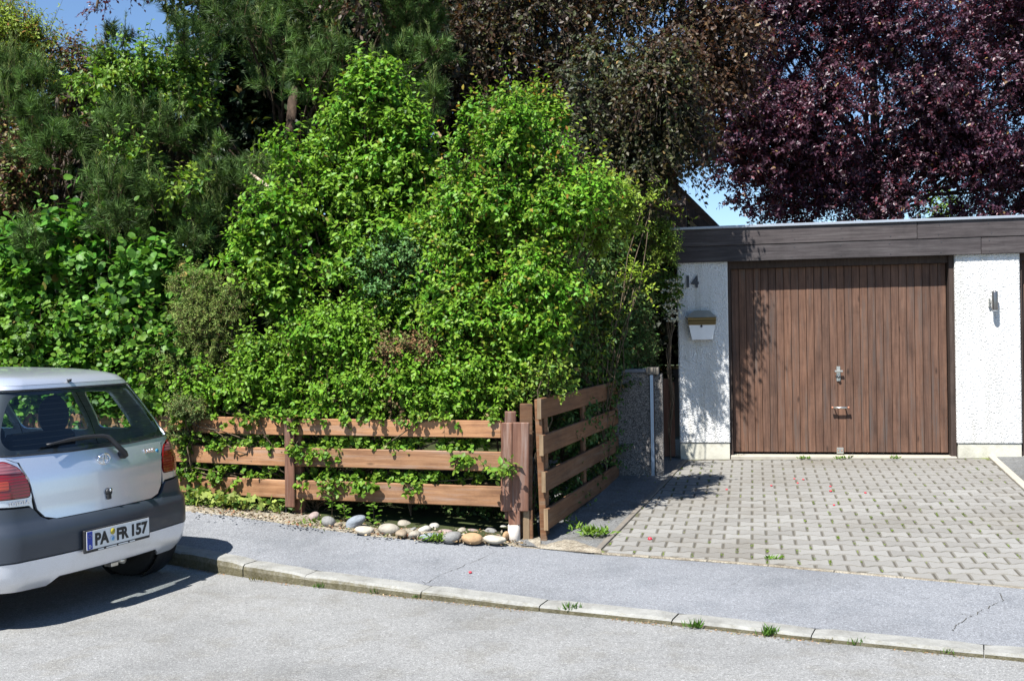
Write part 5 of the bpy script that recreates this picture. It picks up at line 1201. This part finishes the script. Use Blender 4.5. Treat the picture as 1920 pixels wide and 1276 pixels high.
# purple plum tree
pp = at(1650, 400, 19.5)*[1, 1, 0]+[0, 0, .3]
H_ = ((1318, 330, 45, 70), (1270, 250, 18, 60), (1800, 372, 62, 30), (1720, 20, 40, 42), (1890, 215, 28, 30), (1840, 250, 30, 16), (1905, 30, 16, 26))
pk2 = dict(length=.30, k=13, size=.085, base=(.064, .027, .044), alt=(.14, .026, .036), palt=.12, tip=(.085, .036, .055), shape=LEAF2, wid=.95, up=.15, twig=(.05, .03, .03), twigr=.004, cvar=.3)
plant('purple_plum_tree', 'large purple-leaved plum tree towering over the garage roof', 'tree', [
    dict(poly=[(1330, -80), (1690, -80), (1700, 60), (1640, 200), (1500, 330), (1370, 300), (1320, 160), (1340, 60)], Y=17.6, nc=56, ns=5600, cr=.52, thick=1.8, holes=H_),
    dict(poly=[(1720, -80), (2060, -80), (2060, 200), (1960, 330), (1830, 330), (1700, 300), (1640, 200), (1700, 90)], Y=17.8, nc=64, ns=5400, cr=.5, thick=1.8, holes=H_),
    dict(poly=[(1290, 200), (1400, 240), (1640, 230), (1800, 300), (2050, 260), (2050, 440), (1330, 440), (1300, 380)], Y=18., nc=60, ns=4400, cr=.42, thick=1.8, holes=H_),
    dict(poly=[(1285, 100), (1330, 90), (1340, 210), (1290, 250)], Y=17.8, nc=6, ns=170, cr=.26)],
    'pleaf', pk2, trunk=dict(base=pp, top=at(1640, 120, 19.9), r=.16, fork=.5), barkm='bark', limb=.04, part='crown', nlimb=50, wob=.4)
plant('plum_branch', 'dark purple leafy twigs hanging into the sky at the top left', 'branch', [dict(poly=[(190, -30), (215, -20), (200, 20), (178, 25)], Y=9.6, nc=3, ns=26, cr=.07), dict(poly=[(235, -30), (300, -30), (280, 20), (255, 25)], Y=9.6, nc=4, ns=36, cr=.07), dict(poly=[(150, -160), (330, -160), (330, -60), (150, -60)], Y=9.7, nc=8, ns=120, cr=.15)],
      'pleaf', dict(length=.12, k=8, size=.045, base=(.06, .02, .045), alt=(.14, .03, .05), palt=.2, droop=.6), limb=.006, stemname='twigs', trunk=dict(base=at(240, -300, 9.8), top=at(240, -100, 9.8), r=.02, name='twigs'))
plant('distant_shrub', 'yellow-green treetop glimpsed over the garage roof edge', 'tree', [dict(poly=[(1740, 385), (1780, 375), (1790, 430), (1740, 430)], Y=21, nc=5, ns=80, cr=.3)], 'leaf', dict(length=.2, k=8, size=.09, base=(.2, .26, .05), alt=LIME), trunk=dict(base=at(1760, 600, 21)*[1, 1, 0]+[0, 0, .2], top=at(1760, 400, 21), r=.05), part='crown', barkm='bark')

# hedge plants, left to right
lk = dict(length=.2, k=7, size=.088, base=(.055, .15, .018), alt=(.12, .25, .03), palt=.25, tip=(.13, .22, .05), shape=ROUND, up=.1, jit=.7, spread=.8)
plant('hazel_hedge', 'broad-leaved hazel hedge at the left behind the silver car', 'hedge', [
    dict(poly=[(-90, 560), (-90, 400), (50, 430), (110, 440), (230, 460), (340, 470), (430, 480), (460, 560), (330, 640), (150, 700), (-90, 820)], Y=(10.0, 9.2), nc=80, ns=1500, cr=.16, thick=.6, nh=26),
    dict(poly=[(-90, 480), (120, 560), (330, 600), (330, 800), (-90, 840)], Y=(9.95, 9.0), nc=60, ns=1500, cr=.18, thick=.4, nh=24, sp=dict(size=.062, k=9, base=(.075, .165, .022), tip=(.17, .25, .04)))], 'leaf', lk, limb=.012, nlimb=40)
plant('juniper', 'fine-textured olive green juniper in the lower middle of the hedge', 'shrub', [dict(poly=[(350, 540), (400, 520), (440, 550), (445, 620), (420, 740), (350, 770), (300, 700), (330, 620)], Y=9.0, nc=26, ns=1500, cr=.13, thick=.25)], 'needle',
      dict(fn=sprigs, length=.1, k=16, size=.035, base=(.14, .20, .045), alt=(.18, .16, .06), palt=.2, shape=LEAF2, wid=.35, twigr=.002, tip=(.24, .32, .07)), limb=.012)
plant('juniper', 'small grey-green juniper tuft spilling over the fence rail behind the car', 'shrub', [dict(poly=[(330, 760), (400, 745), (415, 775), (360, 785)], Y=8.62, nc=6, ns=200, cr=.06, thick=.1), dict(poly=[(300, 800), (350, 810), (345, 840), (310, 840)], Y=8.75, nc=3, ns=60, cr=.045, thick=.03)], 'needle',
      dict(length=.08, k=14, size=.035, base=(.14, .2, .06), alt=(.18, .16, .06), palt=.2, wid=.35, twigr=.0015), limb=.006)
plant('dogwood', 'tall bright green dogwood rising above the hedge left of centre', 'shrub', [
    dict(poly=[(510, 400), (530, 300), (590, 220), (630, 160), (680, 120), (730, 160), (770, 240), (830, 310), (830, 420), (700, 440)], Y=(9.3, 9.1), nc=44, ns=1350, cr=.14, thick=.5, nh=9, holes=((560, 330, 30, 24),)),
    dict(poly=[(670, 110), (700, 105), (740, 150), (720, 180), (660, 170)], Y=9.2, nc=6, ns=110, cr=.09, thick=.2, sp=dict(up=1.2)),
    dict(poly=[(480, 420), (560, 390), (840, 420), (820, 620), (600, 640), (520, 560), (460, 480)], Y=(9.0, 8.9), nc=44, ns=1500, cr=.155, thick=.55, nh=12, holes=((600, 590, 40, 30), (470, 440, 30, 20)))],
    'leaf', dict(length=.19, k=10, size=.064, base=(.10, .225, .02), alt=(.17, .27, .03), palt=.25, tip=(.25, .35, .045), shape=LEAF6, up=.45, droop=.2), limb=.014, nlimb=50)
plant('rose_bush', 'blue-green small-leaved rose bush in the middle of the hedge', 'shrub', [dict(poly=[(700, 460), (830, 450), (850, 560), (760, 570), (700, 540)], Y=8.75, nc=14, ns=520, cr=.13, thick=.2)], 'leaf', dict(length=.14, k=9, size=.036, base=(.10, .19, .07), alt=(.13, .22, .09), palt=.3, shape=LEAF6), limb=.008)
plant('cherry_plum_bush', 'yellow-green bush with orange-red shoot tips right of centre', 'shrub', [
    dict(poly=[(800, 560), (795, 380), (830, 300), (890, 250), (940, 220), (1000, 230), (1060, 300), (1130, 370), (1095, 430), (1025, 530), (990, 650), (860, 640)], Y=(8.45, 8.0), nc=62, ns=2700, cr=.145, thick=.5, nh=20, holes=((905, 420, 22, 16), (830, 620, 26, 18))),
    dict(poly=[(860, 230), (890, 210), (900, 280), (870, 290)], Y=8.9, nc=3, ns=50, cr=.09, thick=.1, sp=dict(up=1.6, size=.055)),
    dict(poly=[(950, 190), (985, 185), (1040, 240), (1010, 290), (940, 270)], Y=8.95, nc=7, ns=230, cr=.11, thick=.2, sp=dict(up=1.4, palt=.12)),
    dict(poly=[(1100, 340), (1160, 380), (1225, 385), (1200, 415), (1150, 450), (1110, 450), (1060, 430)], Y=(8.1, 8.9), nc=20, ns=560, cr=.11, thick=.35, sp=dict(base=(.17, .235, .035), tip=(.32, .36, .06))),
    dict(poly=[(840, 560), (1040, 540), (1005, 690), (985, 750), (850, 760)], Y=(8.2, 8.15), nc=44, ns=1500, cr=.14, thick=.25, nh=8), dict(poly=[(980, 480), (1060, 470), (1070, 560), (1020, 640), (980, 600)], Y=(8.0, 8.0), nc=12, ns=420, cr=.12, thick=.25)],
    'leaf', dict(length=.15, k=10, size=.05, base=(.10, .225, .02), alt=(.30, .14, .035), palt=.018, ltip=(.42, .15, .05), lead=.12, tip=(.27, .33, .04), shape=LEAF6, up=.3), limb=.012, nlimb=60)
plant('honeysuckle', 'pale-tipped twining shoots reaching over the corner post', 'climber', [dict(poly=[(960, 700), (1050, 712), (1055, 730), (1000, 745), (940, 745)], Y=7.95, nc=6, ns=110, cr=.08, thick=.15), dict(poly=[(1000, 690), (1060, 705), (1040, 720)], Y=7.85, nc=2, ns=22, cr=.05, thick=.05),
      dict(poly=[(925, 870), (940, 855), (945, 880), (930, 890)], Y=7.62, nc=2, ns=10, cr=.03, thick=.02, sp=dict(size=.06))], 'leaf', dict(length=.13, k=7, size=.045, base=(.12, .2, .035), alt=LIME, palt=.3, tip=(.3, .33, .07), shape=LEAF6), limb=.004)
plant('privet_hedge', 'low light green privet bulging over the long fence section', 'hedge', [
    dict(poly=[(470, 640), (640, 600), (700, 620), (700, 766), (480, 768)], Y=(8.6, 8.3), nc=44, ns=1400, cr=.12, thick=.3, nh=12), dict(poly=[(680, 700), (860, 690), (975, 700), (965, 762), (680, 766)], Y=(8.25, 7.95), nc=34, ns=1250, cr=.11, thick=.22, nh=6),
    dict(poly=[(300, 740), (480, 700), (620, 730), (620, 766), (300, 764)], Y=(8.9, 8.4), nc=30, ns=750, cr=.11, thick=.2, nh=6)],
    'leaf', dict(length=.13, k=9, size=.047, base=(.12, .235, .02), alt=(.17, .26, .03), palt=.25, tip=(.2, .31, .035), shape=LEAF6), limb=.008, nlimb=50)
plant('withered_shrub', 'half-dead brown small-leaved shrub low in the middle of the hedge', 'shrub', [dict(poly=[(710, 650), (800, 640), (825, 700), (810, 760), (720, 760), (700, 710)], Y=8.22, nc=18, ns=640, cr=.1, thick=.12), ], 'dry',
      dict(length=.12, k=10, size=.03, base=(.17, .095, .045), alt=(.13, .15, .04), palt=.35, twigr=.0016), limb=.007)
# leaves growing through and over the rails
gaps = []
for (poly, n_) in (([(320, 816), (536, 822), (536, 848), (330, 838)], 210), ([(556, 822), (920, 828), (880, 846), (556, 852)], 560), ([(335, 872), (536, 878), (536, 900), (345, 894)], 170), ([(556, 880), (780, 888), (900, 896), (780, 912), (556, 910)], 560)):
    gaps.append(dict(poly=poly, Y=FY(.05), nc=70, ns=int(n_*.62), cr=.03, thick=.09, bk=.6))
plant('bindweed', 'light green climber growing between and over the fence rails', 'climber', gaps + [dict(poly=[(330, 776), (940, 780), (940, 790), (330, 788)], Y=FY(-.025), nc=46, ns=130, cr=.03, thick=.05, bk=.6), dict(poly=[(570, 850), (640, 856), (650, 868), (580, 866)], Y=FY(-.03), nc=8, ns=26, cr=.03, thick=.02),
      dict(poly=[(556, 905), (780, 914), (780, 920), (560, 912)], Y=FY(-.03), nc=16, ns=50, cr=.03, thick=.02), dict(poly=[(840, 852), (890, 856), (880, 866), (845, 864)], Y=FY(-.03), nc=3, ns=18, cr=.03, thick=.02), dict(poly=[(552, 780), (560, 790), (560, 850), (552, 850)], Y=FY(-.04), nc=5, ns=22, cr=.025, thick=.01)],
      'leaf', dict(length=.05, k=6, size=.038, base=(.14, .23, .026), alt=(.09, .18, .025), palt=.3, tip=(.22, .28, .05), shape=ROUND, up=.0, droop=.3), limb=.003, nlimb=60)
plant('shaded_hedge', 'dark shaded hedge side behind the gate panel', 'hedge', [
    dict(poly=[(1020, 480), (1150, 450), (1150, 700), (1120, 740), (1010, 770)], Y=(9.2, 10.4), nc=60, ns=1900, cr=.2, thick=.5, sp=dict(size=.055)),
    dict(poly=[(1025, 760), (1150, 730), (1158, 880), (1030, 1000)], Y=(8.6, 10.8), nc=40, ns=650, cr=.13, thick=.15, sp=dict(size=.05)), dict(poly=[(560, 940), (950, 960), (950, 985), (560, 965)], Y=(8.9, 8.4), nc=14, ns=200, cr=.1, thick=.3)],  # last clump: low leaves added under the rails to darken the ground
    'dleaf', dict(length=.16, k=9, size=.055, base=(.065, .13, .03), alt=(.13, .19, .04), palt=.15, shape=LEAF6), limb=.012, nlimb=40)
plant('jasmine', 'long yellowish trailing shoots on the dark hedge beside the yew', 'climber', [dict(poly=[(1060, 540), (1130, 560), (1140, 680), (1090, 720), (1060, 660)], Y=(9.3, 9.9), nc=10, ns=110, cr=.14, thick=.2), dict(poly=[(1130, 490), (1180, 500), (1215, 570), (1170, 550)], Y=9.9, nc=4, ns=26, cr=.09, thick=.1), dict(poly=[(1200, 370), (1245, 375), (1240, 400), (1200, 400)], Y=10.1, nc=3, ns=20, cr=.08, thick=.1)],
      'leaf', dict(length=.26, k=10, size=.06, base=(.2, .25, .03), alt=(.13, .2, .03), palt=.3, wid=.6, droop=.4), limb=.004)
plant('yew_tree', 'dark green yew column next to the aggregate pier', 'tree', [dict(poly=[(1110, 440), (1180, 400), (1216, 430), (1206, 560), (1196, 690), (1130, 700), (1120, 560)], Y=10.75, nc=40, ns=2200, cr=.15, thick=.35)], 'needle',
      dict(length=.13, k=16, size=.04, base=(.05, .105, .032), alt=(.09, .15, .04), palt=.15, wid=.4, tip=(.12, .2, .05), twigr=.002), trunk=dict(base=at(1170, 850, 11.0)*[1, 1, 0]+[0, 0, .15], top=at(1180, 430, 11.), r=.05), barkm='bark', part='crown', limb=.012)
plant('golden_cypress', 'golden-green conifer fronds left of the garage fascia', 'shrub', [dict(poly=[(1214, 425), (1250, 416), (1250, 490), (1240, 500), (1218, 500)], Y=10.35, nc=8, ns=170, cr=.06, thick=.25)], 'leaf',
      dict(length=.14, k=12, size=.045, base=(.18, .23, .035), alt=(.1, .17, .03), palt=.3, wid=.5, droop=.3), limb=.008, nlimb=5, trunk=dict(base=at(1185, 850, 11.1)*[1, 1, 0]+[0, 0, .15], top=at(1195, 470, 11.0), r=.02, fork=.9))
# white flowering shrub
e = plant('flowering_shrub', 'shrub with flat creamy white flower clusters beside the garage pier', 'shrub', [dict(poly=[(1242, 520), (1260, 510), (1260, 600), (1248, 590)], Y=11.0, nc=6, ns=90, cr=.05, thick=.1)], 'leaf', dict(length=.12, k=8, size=.05, base=(.12, .19, .04), alt=LIME), limb=.006)
eb = np.array(e.location); fl = []
for (x, y) in ((1262, 528), (1256, 546), (1264, 560), (1253, 572), (1262, 585), (1266, 541), (1265, 600)):
    c = at(x, y, 10.95); n = 60; d = rng.normal(size=(n, 3))*np.array([.04, .04, .013]); fl.append(leaves(c+d, rng.normal(size=(n, 3))+[0, 0, .1], np.tile([0, -.4, .9], (n, 1))+rng.normal(size=(n, 3))*.2, np.full(n, .024), np.tile([.74, .7, .52], (n, 1)), ROUND))
V, T, C = merge(fl); tag(link('blossom', tri_mesh('blossom', V-eb, T, C, MAT['dry']), e), kind='stuff')
# ivy ground cover and seedlings under the fence
def scatter(name, label, cat, pts, k, size, base, alt, shape, mat='leaf', flat=.06, rad=.1, kind=None, group=None, up=.3, wid=1.):
    pts = np.array(pts); n = len(pts)*k; P = np.repeat(pts, k, 0)+rng.normal(size=(n, 3))*np.array([rad, rad*.6, 0])+np.array([0, 0, 1])*rng.uniform(.005, flat, (n, 1))
    d = rng.normal(size=(n, 3))+[0, -.4, up]; nn = np.tile([0, -.4, .8], (n, 1))+rng.normal(size=(n, 3))*.4; c = np.where(rng.uniform(size=(n, 1)) < .35, np.array(alt), np.array(base))*rng.normal(1, .18, (n, 1))
    V, T, C = leaves(P, d, nn, size*rng.uniform(.6, 1.3, n), np.clip(c, .01, .8), shape, wid); b = pts.mean(0); return tag(link(name, tri_mesh(name, V-b, T, C, MAT[mat]), None), label, cat, group, kind), b
def gpts(px0, px1, py0, py1, n, back_=0.):
    out = []
    for i in range(n):
        t = rng.uniform(); px = px0+(px1-px0)*t; py = py0+(py1-py0)*t+rng.uniform(-1, 0)*back_; z = .1
        for _ in range(4): q = G(px, py, z); z = float(zgarden(q[0], q[1]))
        out.append(q)
    return out
o, b = scatter('ivy_ground_cover', 'variegated yellow-green ivy covering the ground under the fence beside the car', 'ivy', gpts(350, 530, 950, 962, 34, 20), 14, .06, (.28, .3, .09), (.1, .17, .04), IVY, kind='stuff', flat=.11, rad=.08); o.location = b
for (x0, x1, y0, y1, n, s, lab, sz) in ((560, 580, 985, 990, 2, 12, 'small weed sprouts at the left end of the stone row', .03), (810, 860, 1014, 1020, 6, 20, 'patch of fresh grass at the pavement edge before the stones', .05), (585, 612, 982, 986, 3, 14, 'grass tuft at the foot of the pinkish grey stone', .04), (1100, 1140, 1003, 1008, 5, 26, 'bright green weed clump on the sandy corner beside the drive', .06), (1060, 1085, 975, 1000, 4, 12, 'small shaded weed next to the gate bottom', .05), (355, 430, 950, 952, 5, 14, 'thin grass growing along the pavement edge beside the ivy', .03)):
    o, b = scatter('weed', lab, 'weed', gpts(x0, x1, y0, y1, n, 3), s, sz, (.12, .2, .03), (.2, .27, .05), LEAF2, rad=.035, flat=.025, up=1.2, wid=.45, kind='stuff'); o.location = b
for (px, py, h, lab) in ((700, 985, .17, 'leafy green sprout between the long blue grey stone and the white stone'), (645, 975, .12, 'low broad-leaved seedling behind the grey brown stones'), (622, 955, .1, 'pale seedling in the dark gap under the fence above the stones')):
    z = .18; q = at(px, py, 8.15); q = at(px, py, fence_y(q[0])-.06); sp_e = empty('seedling', q, 0, lab, 'plant'); n = 15; P = np.zeros((n, 3)); P[:, 2] = np.linspace(.02, h, n); P[:, :2] = rng.normal(size=(n, 2))*.015; a = np.arange(n)*2.4
    D = np.c_[np.cos(a), np.sin(a), np.full(n, .35)]; V, T, C = leaves(P, D, np.tile([0, -.3, 1.], (n, 1))+rng.normal(size=(n, 3))*.2, rng.uniform(.035, .07, n), np.tile([.13, .22, .035], (n, 1))*rng.normal(1, .15, (n, 1)), LEAF6)
    link('leaves', tri_mesh('leaves', V, T, C, MAT['leaf']), sp_e); tube('stem', [(0, 0, -.09), (0.005, 0, h*.5), (0, .003, h)], .003, MAT['twig'], sp_e, 5)
# weeds along the kerb
for (px, py, h, n, lab) in ((1072, 1148, .075, 46, 'spiky grass tuft on the kerb foot, biggest left of the drive centre'), (1302, 1176, .06, 40, 'two-headed green weed at the kerb joint'), (1440, 1190, .07, 44, 'dense upright grass tuft at the kerb right of the two-headed weed'), (1607, 1207, .045, 26, 'small round weed at the kerb further right'),
                        (1777, 1224, .035, 18, 'tiny weed near the rightmost kerb joint'), (601, 1101, .045, 22, 'bright green weed on the kerb face nearest the car'), (710, 1111, .045, 20, 'dark tuft at the kerb between the bright weed and the joint'), (783, 1120, .035, 16, 'short grass at the kerb joint left of the middle'), (485, 1088, .04, 20, 'dry grass at the kerb beside the car shadow'), (1555, 1202, .03, 24, 'low dry moss tuft at the kerb before the small round weed')):
    q = G(px, py, .004); q[1] -= .008; a = rng.uniform(0, 6.28, n); tl_ = rng.uniform(.15, .9, n); D = np.c_[np.cos(a)*tl_, np.sin(a)*tl_*.7-.1, np.ones(n)]
    P = np.c_[rng.normal(size=n)*.025, rng.normal(size=n)*.008, np.zeros(n)]; c = (np.array([.09, .17, .03]) if 'dry' not in lab else np.array([.2, .15, .06]))*rng.normal(1, .2, (n, 1))
    V, T, C = leaves(P, D, rng.normal(size=(n, 3))+[0, -1, 0], h*rng.uniform(.5, 1.1, n), np.clip(c, .01, .5), LEAF2, .22); o = link('weed', tri_mesh('weed', V, T, C, MAT['leaf'])); o.location = q; tag(o, lab, 'weed', 'weeds along the kerb')
n = 1500; px = rng.uniform(360, 985, n); P = []
for x in px:
    yb = np.interp(x, [358, 450, 526, 583, 643, 717, 780, 868, 985], [957, 966, 978, 987, 994, 1005, 1011, 1017, 1022]); q = G(x, yb-rng.uniform(0, 1)**1.5*22, .12)
    for _ in range(3): q = G(x, yb-rng.uniform(0, 1)**1.5*22, float(zgarden(q[0], q[1])))
    P.append((q[0], q[1]+.01, float(zgarden(q[0], q[1]))+.012))
P = np.array(P); col = np.array([(.22, .15, .08), (.12, .09, .05), (.32, .24, .14), (.10, .13, .03), (.28, .12, .06), (.35, .3, .22)])[rng.integers(0, 6, n)]*rng.normal(1, .2, (n, 1))
V, T, C = leaves(P, rng.normal(size=(n, 3))*[1, 1, .35], np.tile([0, 0, 1.], (n, 1))+rng.normal(size=(n, 3))*.4, rng.uniform(.01, .038, n), np.clip(col, .01, .6), LEAF2, .9)
tag(link('leaf_litter', tri_mesh('leaf_litter', V, T, C, MAT['dry'])), 'brown leaf litter and crumbs of soil between the stones under the fence', 'litter', None, 'stuff')
# dirt and dry litter along the kerb foot, moss in the paving joints
n = 2600; s = rng.uniform(joints[0], joints[-1]+1.0, n); pts = []
for q in s: p, nn, h = kerb(q); k = -abs(rng.normal())*.022; pts.append((p[0]+nn[0]*k, p[1]+nn[1]*k, .002))
pts = np.array(pts); ns_ = np.sin(s*3.1)+np.sin(s*7.7)+rng.normal(size=n)*.6; pts = pts[ns_ > -.1]; n = len(pts)
col = np.array([(.3, .22, .12), (.18, .14, .07), (.4, .3, .18), (.12, .14, .04), (.38, .2, .1)])[rng.integers(0, 5, n)]*rng.normal(1, .2, (n, 1))
V, T, C = leaves(pts, rng.normal(size=(n, 3))*[1, 1, .3], np.tile([0, 0, 1.], (n, 1))+rng.normal(size=(n, 3))*.3, rng.uniform(.006, .018, n), np.clip(col, .01, .7), LEAF2, .8)
tag(link('kerb_litter', tri_mesh('kerb_litter', V, T, C, MAT['dry'])), 'dry brown litter and grit lying along the foot of the kerb', 'litter', None, 'stuff')
n = 900; px = rng.uniform(1150, 1920, n); py = 857+rng.uniform(0, 1, n)**.7*240; P = []
for x, y in zip(px, py):
    q = G(x, y, .2)
    for _ in range(3): q = G(x, y, float(zdrive(q[0], q[1])))
    u_ = np.dot(q[:2]-LFT0, PU); v_ = np.dot(q[:2]-LFT0, PV); r_ = round(v_/.139); c_ = round((u_-(.1 if r_ % 2 else 0))/.2+.5)-.5; w = LFT0+PU*(c_*.2+(.1 if r_ % 2 else 0))+PV*(r_*.139+rng.uniform(-.045, .045))
    if math.sin(w[0]*2.3+1)*math.sin(w[1]*1.7)+rng.normal()*.5 < .35 or w[1] < back(w[0])[0]+.06: continue
    if np.dot(w-ed0, -rn) < -.0 and False: continue
    P.append((w[0], w[1], float(zdrive(*w))-.002))
P = np.array(P); P = np.repeat(P, 7, 0)+rng.normal(size=(len(P)*7, 3))*[.004, .012, .001]; n = len(P)
V, T, C = leaves(P, rng.normal(size=(n, 3))*[1, 1, .3]+[0, 0, .6], rng.normal(size=(n, 3))+[0, -1, 1], rng.uniform(.007, .016, n), np.tile([.17, .22, .035], (n, 1))*rng.normal(1, .2, (n, 1)), LEAF2, .8)
tag(link('joint_moss', tri_mesh('joint_moss', V, T, np.clip(C, .01, .5), MAT['leaf'])), 'yellow-green moss and tiny weeds growing in the paving joints', 'moss', None, 'stuff')
for (px, py, lab) in ((1380, 858, 'green weed at the foot of the left door jamb'), (1573, 859, 'small weed below the floor bolt of the garage door'), (1675, 859, 'bright weed at the threshold right of the bolt'), (1510, 859, 'low weed at the threshold left of the bolt'), (1446, 1046, 'narrow green weed in a joint near the front of the drive'), (1592, 858, 'tiny weed just right of the bolt')):
    q = G(px, py, .3)
    for _ in range(4): q = G(px, py, float(zdrive(q[0], q[1])))
    n = 26; a = rng.uniform(0, 6.28, n); D = np.c_[np.cos(a)*.8, np.sin(a)*.5-.2, np.ones(n)*.8]; V, T, C = leaves(np.c_[rng.normal(size=n)*.03, rng.normal(size=n)*.012, np.zeros(n)], D, rng.normal(size=(n, 3))+[0, -1, 1], rng.uniform(.02, .05, n), np.tile([.13, .22, .03], (n, 1))*rng.normal(1, .2, (n, 1)), LEAF2, .5)
    o = link('weed', tri_mesh('weed', V, T, np.clip(C, .01, .5), MAT['leaf'])); o.location = q-[0, .02, 0]; tag(o, lab, 'weed', 'weeds in the paving')
# fallen red petals
bmr = m_plain('fallen_berry_red', (.5, .03, .05), .4)
bme = blob_mesh('fallen_berry', bmr, .013, .013, .009, 3, 1, .2)
for x, y in ((757, 142), (932, 127), (1022, 100), (1035, 117), (1057, 103), (1163, 130), (1164, 148), (1300, 155), (1177, 203), (457, 335)):
    px, py = 1000+x*.479, 850+y*.479; q = G(px, py, .2)
    for _ in range(4): q = G(px, py, float(zdrive(q[0], q[1])))
    o = link('fallen_berry', bme); o.location = q+[0, 0, .006]; s = random.uniform(.8, 1.1) if x != 457 else 1.5; o.scale = (s, s, s)
    if x == 457: tag(o, 'single larger red berry near the front left corner of the paving', 'berry', 'red berries fallen on the ground')
    else: tag(o, 'small red berry fallen on the grey paving in front of the garage', 'berry', 'red berries fallen on the ground')
q = G(882, 1073, .07); o = link('fallen_berry', bme); o.location = (q[0], q[1], on_walk(q[0], q[1])+.008); tag(o, 'lone red berry on the pavement asphalt below the corner post', 'berry', 'red berries fallen on the ground')
